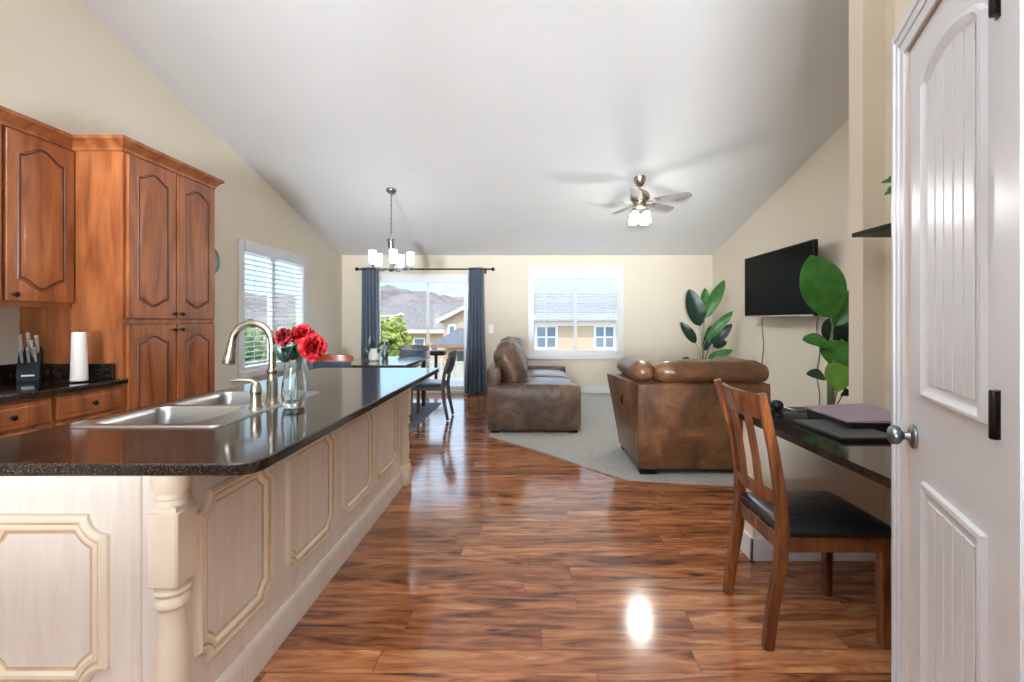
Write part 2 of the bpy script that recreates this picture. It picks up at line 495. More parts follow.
def offset(poly, d):
    n = len(poly); res = []
    for i in range(n):
        p0, p1, p2 = Vector(poly[i - 1]), Vector(poly[i]), Vector(poly[(i + 1) % n])
        e1 = (p1 - p0); e2 = (p2 - p1)
        if e1.length < 1e-9 or e2.length < 1e-9: res.append(tuple(p1)); continue
        e1.normalize(); e2.normalize()
        n1 = Vector((-e1.y, e1.x)); n2 = Vector((-e2.y, e2.x))
        k = max(0.35, 1 + n1.dot(n2))
        q = p1 + (n1 + n2) * (d / k)
        res.append((q.x, q.y))
    return res
def relief(mb, poly, prof, mtx, cap=True):
    """stepped moulding that follows a counter-clockwise outline; prof = (inset, height, material) """
    rs = [[(p[0], p[1], h) for p in offset(poly, o)] for o, h, _ in prof]
    mb.rings(rs, False, cap, True, mtx, [m for _, _, m in prof[1:]])
def notched(u0, u1, v0, v1, r, o, n=6):
    """rectangle with scooped corners, inset by o (same vertex count for every inset)"""
    rr = r + o; e = math.degrees(math.asin(min(0.98, o / rr)))
    pts = []
    for cu, cv, a0 in ((u0, v0, 90), (u1, v0, 180), (u1, v1, 270), (u0, v1, 0)):
        for k in range(n + 1):
            a = R(a0 - e - (90 - 2 * e) * k / n)
            pts.append((cu + rr * math.cos(a), cv + rr * math.sin(a)))
    return pts
def relief_notched(mb, dims, r, prof, mtx):
    rs = [[(p[0], p[1], h) for p in notched(*dims, r, o)] for o, h, _ in prof]
    mb.mi = prof[-1][2]
    mb.rings(rs, False, True, True, mtx, [m for _, _, m in prof[1:]])
def cathedral(u0, u1, v0, v1, a=0.05, both=True, n=14):
    c, wd = (u0 + u1) / 2, (u1 - u0)
    def bell(u):
        t = (u - c) / (0.46 * wd)
        return 0.5 * (1 + math.cos(PI * t)) if abs(t) < 1 else 0.0
    pts = []
    for i in range(n + 1):
        u = u0 + wd * i / n
        pts.append((u, v0 + (a * (1 - bell(u)) if both else 0)))
    for i in range(n + 1):
        u = u1 - wd * i / n
        pts.append((u, v1 - a * (1 - bell(u))))
    return pts
# ================================================================== the room
XL, XR, YF, YB = -3.38, 3.28, 8.45, -2.6
ZE, YRIDGE = 2.48, 2.5
ZR = ZE + 0.25 * (YF - YRIDGE)
ZBK = ZR - 0.25 * (YRIDGE - YB)
T = 0.12
def yz(mb, poly, x0, x1):                     # polygon in y,z extruded along x
    mb.prism(poly, x0, x1, frame((0, 0, 0), (0, 1, 0), (0, 0, 1), (1, 0, 0)))
def wall_x(mb, x0, x1, y0, y1, z0, z1, hole=None):   # wall facing x with an opening (y0,y1,z0,z1)
    if not hole: mb.box(x0, x1, y0, y1, z0, z1); return
    a, b, c, d = hole
    mb.box(x0, x1, y0, a, z0, z1); mb.box(x0, x1, b, y1, z0, z1)
    if c > z0: mb.box(x0, x1, a, b, z0, c)
    mb.box(x0, x1, a, b, d, z1)

m = MB(); m.box(XL - T, XR + T, YB - T, YF + T, -0.15, 0.0)
struct('floor', m, M['floor'], 'red-brown wood plank floor', 'floor')

gable = [(YB - T, ZE - 0.2), (YF + T, ZE - 0.2), (YF + T, ZE + 0.02), (YRIDGE, ZR + 0.04), (YB - T, ZBK + 0.02)]
m = MB(); wall_x(m, XL - T, XL, YB - T, YF + T, 0, ZE - 0.2, (5.46, 7.06, 0.66, 2.24)); yz(m, gable, XL - T, XL)
struct('wall_left', m, M['wall'], 'cream painted wall behind the kitchen cabinets with a window', 'wall')
m = MB(); m.box(XR, XR + T, 2.55, YF + T, 0, ZE - 0.2); yz(m, gable, XR, XR + T); m.box(XR, XR + T, YB - T, 2.55, 0, ZE - 0.2)
struct('wall_right', m, M['wall'], 'cream painted wall carrying the television', 'wall')
# far wall: door opening and window opening
DX0, DX1, DZ = -2.84, -1.06, 2.14
WX0, WX1, WZ0, WZ1 = 0.0, 1.65, 0.62, 2.26
m = MB()
m.box(XL, DX0, YF, YF + T, 0, ZE + .02); m.box(DX0, DX1, YF, YF + T, DZ, ZE + .02); m.box(DX1, WX0, YF, YF + T, 0, ZE + .02)
m.box(WX0, WX1, YF, YF + T, 0, WZ0); m.box(WX0, WX1, YF, YF + T, WZ1, ZE + .02); m.box(WX1, XR, YF, YF + T, 0, ZE + .02)
struct('wall_far', m, M['wall'], 'cream far wall with the glass door and the window', 'wall')
# unseen wall behind the camera; its opening is added to let fill daylight in
m = MB()
m.box(XL, -2.1, YB - T, YB, 0, ZBK); m.box(2.1, XR, YB - T, YB, 0, ZBK); m.box(-2.1, 2.1, YB - T, YB, 2.25, ZBK); m.box(-2.1, 2.1, YB - T, YB, 0, 0.7)
struct('wall_back', m, M['wall'], 'cream wall behind the viewer with an added opening for fill daylight', 'wall')
m = MB(60)
prof = [(YB - T, ZBK), (YRIDGE, ZR), (YF + T, ZE - 0.03), (YF + T, ZE + 0.15), (YRIDGE, ZR + 0.18), (YB - T, ZBK + 0.18)]
yz(m, prof, XL - T, XR + T)
struct('ceiling', m, M['ceiling'], 'white vaulted ceiling sloping down to the far wall', 'ceiling')

# nook wall that carries the shelf, with the half wall under the desk
NX, NY0, NY1 = 1.93, 2.556, 2.671
m = MB(); m.box(1.812, XR, NY0, NY1, 0.0, 3.9)
struct('wall_nook', m, M['wall'], 'cream wall end behind the desk, hiding half the plant', 'wall')
m = MB(); m.box(1.21, 1.812, NY0, NY1, 0, 0.755)
struct('wall_half', m, M['wall'], 'cream half wall carrying the far end of the desk', 'wall')
m = MB(); m.box(NX, NX + 0.1, 1.42, NY0, 0, 3.7)
struct('wall_nook_side', m, M['wall'], 'cream side wall of the desk nook', 'wall')
# slanted pantry wall with the white door
A = Vector((1.108, 1.425, 0)); U = Vector((-0.408, -0.913, 0)).normalized(); NN = Vector((-U.y, U.x, 0)) * 1.0
if NN.dot(-A) < 0: NN = -NN
DM = frame(A, U, (0, 0, 1), NN)               # u along the wall, v up, n out of the wall
L0, L1, LZ = 0.103, 0.640, 2.062              # the door leaf
m = MB()
m.box(-0.006, L0 - .008, 0, 3.35, -0.10, 0, mtx=DM); m.box(L1 + .008, 1.35, 0, 3.35, -0.10, 0, mtx=DM); m.box(L0 - .008, L1 + .008, LZ + .006, 3.35, -0.10, 0, mtx=DM)
m.box(1.108, NX + 0.1, 1.325, 1.425, 0, 3.5)
struct('wall_pantry', m, M['wall'], 'cream slanted wall around the white pantry door', 'wall')

# ---- pantry door leaf: arched beadboard panel above, plain beadboard panel below
m = MB(25)
m.box(L0, L1, 0.012, LZ, -0.045, -0.006, 0.002, 1, DM)
pu0, pu1 = 0.222, 0.566
def arch(u0, u1, v0, v1, rise, n=16):
    pts = [(u0, v0), (u1, v0)]
    for i in range(n + 1):
        t = i / n
        pts.append((u1 - (u1 - u0) * t, v1 + rise * max(0, math.sin(PI * t)) ** 0.62))
    return pts
dprof = [(0, -0.006, 0), (0.004, 0.004, 0), (0.012, 0.006, 0), (0.02, 0.002, 0), (0.034, -0.004, 0), (0.038, -0.0045, 0)]
relief(m, arch(pu0, pu1, 1.10, 1.905, 0.060), dprof, DM)
relief(m, [(pu0, 0.22), (pu1, 0.22), (pu1, 0.885), (pu0, 0.885)], dprof, DM)
nb = 5; bw_ = (pu1 - pu0 - 0.08) / nb
for i in range(nb):                            # raised beadboard strips
    a = pu0 + 0.04 + i * bw_; b = a + bw_ - 0.006
    mid = (a + b) / 2; t = (mid - pu0) / (pu1 - pu0)
    top = 1.905 - 0.042 + 0.060 * max(0, math.sin(PI * t)) ** 0.62
    m.box(a, b, 1.14, top, -0.0046, -0.0012, 0.0015, 1, DM)
    m.box(a, b, 0.26, 0.845, -0.0046, -0.0012, 0.0015, 1, DM)
door = struct('door_2', m, M['door'], 'white arched-panel pantry door at the right edge', 'door')
kz, ku = 0.984, 0.150
m = MB(50)
KM = DM @ Matrix.Translation((ku, kz, 0)); 
m.lathe([(0.0, -0.008), (0.031, -0.008), (0.033, -0.002), (0.030, 0.003), (0.013, 0.006), (0.010, 0.018), (0.014, 0.022), (0.023, 0.028), (0.0265, 0.038), (0.025, 0.047), (0.016, 0.054), (0.0, 0.056)], seg=28, mtx=KM)
part('knob', m, M['grey_nickel'], door, label='round brushed metal door knob')
for hz in (1.905, 1.128, 0.28):
    m = MB(50)
    m.lathe([(0.007, 0), (0.0085, 0.002), (0.0085, 0.088), (0.007, 0.09)], seg=12, mtx=Matrix.Translation(A + U * 0.618 + NN * 0.004 + Vector((0, 0, hz - 0.045))))
    m.box(0.600, 0.618, hz - 0.045, hz + 0.045, -0.0062, -0.003, mtx=DM)
    part('hinge', m, M['bronze'], door, label='dark metal hinge')
# casing of the pantry door, mitred stepped moulding
def casing_poly(mb, a, b, c, d, o, i_, mtx):   # stepped casing legs and head
    pass
m = MB(25)
steps = [(0.0, 0.095, 0.005), (0.004, 0.060, 0.009), (0.010, 0.034, 0.013)]
ci, co = 0.095, 0.0
Rr = L1 + 0.008
for o_, i_, h in steps:
    zt = LZ + 0.008 + 0.088
    m.prism([(o_, 0), (i_, 0), (i_, zt - i_ + 0.0), (o_, zt - o_)], 0, h, DM, 0.0015)
    m.prism([(Rr + 0.09 - i_, 0), (Rr + 0.09 - o_, 0), (Rr + 0.09 - o_, zt - o_), (Rr + 0.09 - i_, zt - i_)], 0, h, DM, 0.0015)
    m.prism([(i_, zt - i_), (Rr + 0.09 - i_, zt - i_), (Rr + 0.09 - o_, zt - o_), (o_, zt - o_)], 0, h, DM, 0.0015)
struct('trim_1', m, M['door'], 'white stepped casing around the pantry door', 'trim')

# ---- baseboards
def base(name, boxes, label):
    m = MB()
    for b in boxes: m.box(*b, 0.0, 0.125, 0.003, 1)
    struct(name, m, M['white'], label, 'baseboard')
bt = 0.015
base('baseboard_far', [(XL, DX0 - .02, YF - bt, YF), (DX1 + .02, XR, YF - bt, YF)], 'white baseboard along the far wall')
base('baseboard_left', [(XL, XL + bt, 4.03, YF - bt)], 'white baseboard along the left wall')
base('baseboard_right', [(XR - bt, XR, NY1, YF - bt)], 'white baseboard along the television wall')
base('baseboard_nook', [(1.195, NX, NY0 - bt, NY0), (1.195, 1.21, NY0 - bt, NY1 + bt), (NX - bt, NX, 1.42, NY0 - bt), (1.21, 1.812, NY1, NY1 + bt)], 'white baseboard around the half wall and the desk nook')

# ---- carpet of the living area
m = MB()
cp = [(-0.46, YF), (-0.46, 5.27), (0.0, 4.78), (0.448, 4.22), (0.70, 3.92), (0.80, 3.83), (1.0, 3.79), (1.6, 3.70), (XR, 3.55), (XR, YF)]
m.prism(cp, 0.0, 0.012)
struct('floor_carpet', m, M['carpet'], 'grey carpet of the living area with a slanted edge', 'carpet')

# ---- sliding glass door in the far wall
m = MB()
yy0, yy1 = YF - 0.015, YF + 0.10
m.box(DX0, DX0 + 0.09, yy0, yy1, 0, DZ, 0.004, 1); m.box(DX1 - 0.09, DX1, yy0, yy1, 0, DZ, 0.004, 1)
m.box(DX0 + .09, DX1 - .09, yy0 + .002, yy1, DZ - 0.06, DZ, 0.004, 1); m.box(DX0 + .09, DX1 - .09, yy0 + .002, yy1, 0, 0.05, 0.004, 1)
door1 = struct('door_1', m, M['white'], 'white sliding glass door in the far wall', 'door')
mx_ = -1.845
for i, (a, b, yo) in enumerate(((DX0 + .09, mx_ + 0.03, 0.03), (mx_ - 0.03, DX1 - .09, 0.075))):
    m = MB(); y = YF + yo
    for q in ((a, a + .05, .05, DZ - .06), (b - .05, b, .05, DZ - .06)): m.box(q[0], q[1], y - .018, y + .018, q[2], q[3], 0.003, 1)
    m.box(a + .05, b - .05, y - .018, y + .018, .05, .12, 0.003, 1); m.box(a + .05, b - .05, y - .018, y + .018, DZ - .13, DZ - .06, 0.003, 1)
    p = part('sash', m, M['white'], door1)
    m = MB(); m.box(a + .05, b - .05, y - .003, y + .003, .12, DZ - .13)
    part('pane', m, M['glass'], p, label='clear glass pane')
# white valance above the glass
m = MB(); m.box(DX0 + .19, DX1 - .04, YF - 0.060, YF - 0.018, 1.985, DZ - .005, 0.008, 2)
single('valance', m, M['blind'], 'white valance across the top of the sliding glass door', 'valance')

# ---- windows
def window_far():
    m = MB(); y0, y1 = YF - 0.02, YF + .10
    f = 0.075
    m.box(WX0 - .03, WX0 + f, y0, y1, WZ0 + .07, WZ1 + .02, .004, 1); m.box(WX1 - f, WX1 + .03, y0, y1, WZ0 + .07, WZ1 + .02, .004, 1)
    m.box(WX0 + f, WX1 - f, y0, y1, WZ1 - f + .02, WZ1 + .02, .004, 1); m.box(WX0 + f, WX1 - f, y0 + .03, y1, WZ0 + .07, WZ0 + .15, .004, 1)
    m.box(0.795, 0.85, YF + .03, y1, WZ0 + .1, WZ1 - .06, .004, 1)
    o = struct('window_2', m, M['white'], 'white framed two-pane window in the far wall', 'window')
    m = MB(); m.box(WX0 + f, WX1 - f, YF + .06, YF + .066, WZ0 + .14, WZ1 - .07)
    part('pane', m, M['glass'], o, label='clear glass pane')
    m = MB(); m.box(WX0 - .05, WX1 + .05, YF - 0.06, YF + .03, WZ0, WZ0 + .07, .006, 2)
    part('sill', m, M['white'], o)
window_far()
def window_left():
    m = MB(); x0, x1 = XL - .10, XL + .02
    a, b, c, d = 5.46, 7.06, 0.66, 2.24; f = .08
    m.box(x0, x1, a - .03, a + f, c, d + .02, .004, 1); m.box(x0, x1, b - f, b + .03, c, d + .02, .004, 1)
    m.box(x0, x1, a + f, b - f, d - f + .02, d + .02, .004, 1); m.box(x0, x1, a + f, b - f, c, c + .09, .004, 1)
    m.box(x0, XL - .03, 6.22, 6.30, c + .09, d - .06, .004, 1)
    o = struct('window_1', m, M['white'], 'white framed window in the left wall', 'window')
    m = MB(); m.box(XL - .066, XL - .06, a + f, b - f, c + .09, d - .06)
    part('pane', m, M['glass'], o, label='clear glass pane')
    m = MB(); m.box(XL - .03, XL + .06, a - .05, b + .05, c - .03, c + .04, .006, 2)
    part('sill', m, M['white'], o)
window_left()

def blind(name, label, O, along, inn, length, ztop, zbot, pitch, tilt, headh, stack=0.0):
    """O: start point at window head; along: unit vector; inn: unit vector into the room"""
    t = thing(name, label, 'window blind', O)
    al, nn = Vector(along), Vector(inn)
    O = Vector(O)
    fr = frame(O, al, nn, (0, 0, 1))
    m = MB(); m.box(-0.02, length + .02, -0.02, 0.045, ztop - headh - O.z, ztop - O.z, .006, 2, fr)
    part('head_rail', m, M['blind'], t)
    m = MB(60)
    z = ztop - headh - 0.02
    while z > zbot + stack + 0.03:
        c, s_ = math.cos(tilt) * 0.024, math.sin(tilt) * 0.024
        zl = z - O.z
        m.prism([(-c, -s_ - .0012), (0, .002), (c, s_ - .0012), (c, s_ + .0012), (0, .0045), (-c, -s_ + .0012)], 0.0, length, frame(O + Vector((0, 0, zl)), nn, (0, 0, 1), al))
        z -= pitch
    k = 0
    while k * 0.006 < stack:
        m.box(0, length, -0.024, 0.024, zbot + .02 + k * .006 - O.z, zbot + .0235 + k * .006 - O.z, 0, 1, fr); k += 1
    part('slats', m, M['blind'], t)
    m = MB(); m.box(-.005, length + .005, -0.025, 0.025, zbot - O.z, zbot + .02 - O.z, .004, 1, fr)
    part('bottom_rail', m, M['blind'], t)
    for q in (0.18, length * .5, length - .18):
        m = MB(); m.box(q - .004, q + .004, .024, .0265, zbot - O.z, ztop - headh - O.z, 0, 1, fr)
        part('ladder_tape', m, M['blind'], t)
    return t
blind('window_blind', 'white slatted blind fully lowered over the left wall window', (XL - .012, 5.56, 2.24), (0, 1, 0), (1, 0, 0), 1.40, 2.235, 0.78, 0.062, R(14), 0.11)
blind('window_blind', 'white slatted blind half raised in the window of the far wall', (0.09, YF - .0, 2.24), (1, 0, 0), (0, -1, 0), 1.46, 2.20, 1.215, 0.040, R(36), 0.14, 0.05)

# ---- curtains and rod
CY = YF - 0.115
def rod():
    t = thing('curtain_rod', 'black curtain rod with ball finials above the sliding door', 'curtain rod', (-1.86, CY, 2.22))
    m = MB(); m.tube([(-3.03, CY, 2.22), (-0.70, CY, 2.22)], 0.014, 12); part('rod', m, M['black'], t)
    for s_, x in ((-1, -3.03), (1, -0.70)):
        m = MB(50); m.lathe([(0.014, 0), (0.018, 0.004), (0.012, 0.012), (0.03, 0.03), (0.034, 0.045), (0.028, 0.062), (0.0, 0.07)], seg=16, mtx=frame((x, CY, 2.22), (0, 1, 0), (0, 0, s_), (s_, 0, 0)))
        part('finial', m, M['black'], t)
        xb = x - s_ * 0.10
        m = MB(); m.box(xb - .012, xb + .012, CY - .0, YF, 2.195, 2.21, .002, 1); m.box(xb - .02, xb + .02, YF - .008, YF, 2.15, 2.25, .003, 1)
        part('bracket', m, M['black'], t)
rod()
def curtain(label, x0, x1, xb0, xb1, zb, ph):
    n, rows = 60, 14
    m = MB(70)
    front, back = [], []
    for r in range(rows + 1):
        t = r / rows; z = 2.25 - (2.25 - zb) * t
        k = t ** 1.5
        a = x0 + (xb0 - x0) * k; b = x1 + (xb1 - x1) * k
        pin = 1.0
        line = []
        for i in range(n + 1):
            s_ = i / n
            y = CY + math.sin(s_ * 5 * 2 * PI + ph) * (0.032 + 0.012 * t) + 0.012 * math.sin(s_ * 9 + r * .4)
            line.append((a + (b - a) * s_, y, z))
        front.append(line)
    rings = [f + [(p[0], p[1] + .006, p[2]) for p in reversed(f)] for f in front]
    m.rings(rings, True, True)
    single('curtain', m, M['curtain'], label, 'curtain', 'slate grey curtains at the sliding door')
curtain('long slate grey curtain gathered at the left side of the sliding door', -2.99, -2.70, -3.0, -2.68, 0.06, 0.3)
curtain('long slate grey curtain at the right side of the sliding door beside the sofa', -1.09, -0.83, -1.17, -0.77, 0.02, 1.1)
# light switch
t = thing('light_switch', 'white light switch plate beside the right curtain', 'light switch', (-0.70, YF, 1.08))
m = MB(); m.box(-.745, -.655, YF - .008, YF, 1.08, 1.235, .003, 1); part('plate', m, M['white'], t)
for x in (-.722, -.678):
    m = MB(); m.box(x - .014, x + .014, YF - .013, YF - .008, 1.125, 1.19, .002, 1); part('rocker', m, M['white'], t)

# ================================================================== kitchen island
IX0, IX1, IY0, IY1 = -1.68, -1.02, 1.38, 3.70
isl = thing('kitchen_island', 'cream glazed kitchen island with moulded panels and turned posts', 'kitchen island', ((IX0 + IX1) / 2, (IY0 + IY1) / 2, 0))
m = MB()
m.box(IX0, IX1, IY0, IY0 + .02, 0, 0.886); m.box(IX0, IX1, IY1 - .02, IY1, 0, .886); m.box(IX0, IX0 + .02, IY0 + .02, IY1 - .02, 0, .886); m.box(IX1 - .02, IX1, IY0 + .02, IY1 - .02, 0, .886)
# corner boards
m.box(-1.165, -1.135, IY0 - .012, IY0 + .001, 0, .886, .004, 1); m.box(-1.135, -1.018, IY0 - .006, IY0 + .001, 0, .886, .002, 1)
part('body', m, M['cream'], isl)
iprof = [(0, 0, 0), (0.001, .010, 0), (.006, .016, 0), (.013, .019, 0), (.021, .017, 0), (.025, .011, 1), (.030, .011, 1), (.034, .013, 0), (.042, .012, 0), (.050, .004, 0), (.053, .001, 1), (.060, .001, 1), (.064, .0012, 2)]
RM = frame((IX1, 0, 0), (0, 1, 0), (0, 0, 1), (1, 0, 0))
FM = frame((0, IY0, 0), (1, 0, 0), (0, 0, 1), (0, -1, 0))
for a, b in ((1.425, 1.845), (1.955, 2.43), (2.53, 3.015), (3.115, 3.58)):
    m = MB(30); relief_notched(m, (a, b, 0.225, 0.77), .055, iprof, RM)
    part('panel_moulding', m, [M['cream_mould'], M['cream_glaze'], M['cream']], isl)
m = MB(30); relief_notched(m, (-1.635, -1.232, 0.225, 0.735), .06, iprof, FM)
part('panel_moulding', m, [M['cream_mould'], M['cream_glaze'], M['cream']], isl)
m = MB(30)
bp = [(0, 0), (.02, 0), (.02, .10), (.012, .12), (.004, .13), (0, .13)]
m.prism([(p[0], p[1]) for p in bp], IY0 - 0.02, IY1, frame((IX1, 0, 0), (1, 0, 0), (0, 0, 1), (0, 1, 0)))
m.prism([(p[0], p[1]) for p in bp], IX0, IX1 + .02, frame((0, IY0, 0), (0, -1, 0), (0, 0, 1), (1, 0, 0)))
part('baseboard', m, M['cream'], isl)
def post(cx, cy):
    m = MB(40); s_ = .0435
    prof = [(.036, .886), (.042, .882), (.052, .862), (.053, .845), (.048, .822), (.038, .808), (.040, .802), (.044, .796), (.040, .790), (.044, .784), (.044, .774), (.034, .770)]
    m.lathe([(r, z) for r, z in prof[::-1]], (cx, cy, 0), 28)
    m.box(cx - s_, cx + s_, cy - s_, cy + s_, .545, .760, .006, 1)
    m.rings([[(cx - s_ + .004, cy - s_ + .004, .757), (cx + s_ - .004, cy - s_ + .004, .757), (cx + s_ - .004, cy + s_ - .004, .757), (cx - s_ + .004, cy + s_ - .004, .757)],
             [(cx - .032, cy - .032, .772), (cx + .032, cy - .032, .772), (cx + .032, cy + .032, .772), (cx - .032, cy + .032, .772)]], False, True)
    prof = [(.034, .552), (.034, .538), (.042, .534), (.045, .526), (.042, .518), (.037, .514), (.041, .508), (.045, .498), (.044, .486), (.036, .478), (.033, .470), (.036, .40), (.040, .33), (.041, .28), (.036, .22), (.034, .205), (.042, .198), (.045, .188), (.042, .178), (.036, .172), (.036, .155)]
    m.lathe([(r, z) for r, z in prof[::-1]], (cx, cy, 0), 28)
    m.box(cx - s_ - .004, cx + s_ + .004, cy - s_ - .004, cy + s_ + .004, 0, .16, .006, 1)
    part('turned_post', m, M['cream_mould'], isl)
post(-1.035, 1.362); post(-1.0, 3.735)

# ---- island worktop with a hole for the sink
CX0, CX1, CY0, CY1, CZ = -1.71, -0.735, 1.25, 3.82, 0.92
SX0, SX1, SY0, SY1 = -1.655, -1.115, 1.67, 2.51
def rounded(x0, x1, y0, y1, rs, n=6):
    pts = []
    for (cx, cy, a0), r in zip(((x0, y0, 180), (x1, y0, 270), (x1, y1, 0), (x0, y1, 90)), rs):
        sx = 1 if cx == x0 else -1; sy = 1 if cy == y0 else -1
        for k in range(n + 1):
            a = R(a0 + 90 * k / n)
            pts.append((cx + sx * r + r * math.cos(a), cy + sy * r + r * math.sin(a)))
    return pts
def slab_hole(mb, outer, inner, z0, z1, ease=.004):
    t = bmesh.new()
    def loop(p, z):
        vs = [t.verts.new((q[0], q[1], z)) for q in p]
        es = [t.edges.new((vs[i], vs[(i + 1) % len(vs)])) for i in range(len(vs))]
        return vs, es
    o1 = offset(outer, ease)
    vo, eo = loop(o1, z1); vi, ei = loop(inner, z1)
    bmesh.ops.triangle_fill(t, use_beauty=True, use_dissolve=False, edges=eo + ei)
    ringz = [(outer, z1 - ease), (outer, z0 + ease), (o1, z0)]
    prev = vo
    for p, z in ringz:
        cur = [t.verts.new((q[0], q[1], z)) for q in p]
        for i in range(len(cur)):
            j = (i + 1) % len(cur); t.faces.new((prev[i], prev[j], cur[j], cur[i]))
        prev = cur
    low = [t.verts.new((q[0], q[1], z0)) for q in inner]
    for i in range(len(low)):
        j = (i + 1) % len(low); t.faces.new((vi[j], vi[i], low[i], low[j]))
    es = [t.edges.get((prev[i], prev[(i + 1) % len(prev)])) for i in range(len(prev))] + [t.edges.get((low[i], low[(i + 1) % len(low)])) for i in range(len(low))]
    bmesh.ops.triangle_fill(t, use_beauty=True, use_dissolve=False, edges=es)
    mb.merge(t)
m = MB(30)
slab_hole(m, rounded(CX0, CX1, CY0, CY1, (.02, .07, .03, .02)), [(SX0 + .02, SY0 + .02), (SX1 - .02, SY0 + .02), (SX1 - .02, SY1 - .02), (SX0 + .02, SY1 - .02)], .886, CZ)
single('island_countertop', m, M['granite'], 'long dark speckled granite worktop on the cream island', 'countertop')

# ---- double bowl sink
snk = thing('kitchen_sink', 'stainless steel double bowl sink set in the island worktop', 'sink', ((SX0 + SX1) / 2, (SY0 + SY1) / 2, CZ))
bowls = ((SX0 + .045, SX1 - .105, SY0 + .04, 2.055), (SX0 + .045, SX1 - .105, 2.095, SY1 - .04))
m = MB(30)
t = bmesh.new()
def lp(p, z):
    vs = [t.verts.new((q[0], q[1], z)) for q in p]
    return vs, [t.edges.new((vs[i], vs[(i + 1) % len(vs)])) for i in range(len(vs))]
outer = rounded(SX0, SX1, SY0, SY1, (.03,) * 4)
vo, eo = lp(offset(outer, .006), CZ + .007)
allE = list(eo)
for b in bowls: allE += lp(rounded(*b, (.05,) * 4), CZ + .007)[1]
bmesh.ops.triangle_fill(t, use_beauty=True, edges=allE)
low = [t.verts.new((q[0], q[1], CZ + .0005)) for q in outer]
for i in range(len(low)):
    j = (i + 1) % len(low); t.faces.new((vo[i], vo[j], low[j], low[i]))
m.merge(t)
part('rim', m, M['steel'], snk)
for b in bowls:
    m = MB(50)
    sh = [(0, .007), (.004, .001), (.010, -.02), (.016, -.15), (.03, -.175), (.06, -.182)]
    m.rings([[(p[0], p[1], CZ + z) for p in offset(rounded(*b, (.05,) * 4), o)] for o, z in sh], False, True)
    bo = part('bowl', m, M['steel'], snk)
    m = MB(50); cx, cy = (b[0] + b[1]) / 2, (b[2] + b[3]) / 2
    m.lathe([(.045, -.1815), (.045, -.179), (.038, -.178), (.034, -.181), (.01, -.181)], (cx, cy, CZ), 24)
    part('drain', m, M['chrome'], bo)
# ---- faucet
fx, fy, fz = -1.168, 2.13, CZ + .007
fau = thing('kitchen_faucet', 'brushed nickel gooseneck faucet at the right rim of the sink', 'faucet', (fx, fy, fz))
m = MB(40)
m.lathe([(.030, 0), (.030, .006), (.025, .012), (.023, .03), (.0225, .09), (.020, .12), (.018, .132), (.022, .138), (.022, .152), (.0165, .158), (.0155, .17)], (fx, fy, fz), 24)
part('base', m, M['nickel'], fau)
m = MB(60); ra = .091; cz = fz + .272
pts = [(fx, fy, fz + .16), (fx, fy, fz + .22)] + [(fx - ra + ra * math.cos(R(a)), fy, cz + ra * math.sin(R(a))) for a in range(0, 177, 11)]
m.tube(pts, .0155, 14); part('gooseneck', m, M['nickel'], fau)
m = MB(50); e0 = Vector(pts[-1]); dr = (Vector(pts[-1]) - Vector(pts[-2])).normalized()
m.lathe([(.0155, -.005), (.0185, .008), (.018, .03), (.020, .04), (.024, .07), (.0265, .096), (.025, .101), (.015, .102)], seg=20, mtx=frame(e0, dr.cross(Vector((0, 1, 0))), (0, 1, 0), dr))
part('spray_head', m, M['nickel'], fau)
hnd = thing('faucet_handle', 'brushed nickel lever handle post standing left of the gooseneck faucet', 'faucet handle', (-1.166, 2.0, fz))
m = MB(40); m.lathe([(.027, 0), (.027, .006), (.022, .012), (.020, .06), (.023, .066), (.023, .078), (.021, .085), (.020, .10), (.013, .112), (.004, .115)], (-1.166, 2.0, fz), 20)
part('post', m, M['nickel'], hnd)
m = MB(50); m.tube([(-1.160, 2.0, fz + .108), (-1.185, 2.0, fz + .122), (-1.225, 1.995, fz + .124), (-1.262, 1.99, fz + .120)], [.011, .012, .014, .011], 12, flat=.6)
part('lever', m, M['nickel'], hnd)

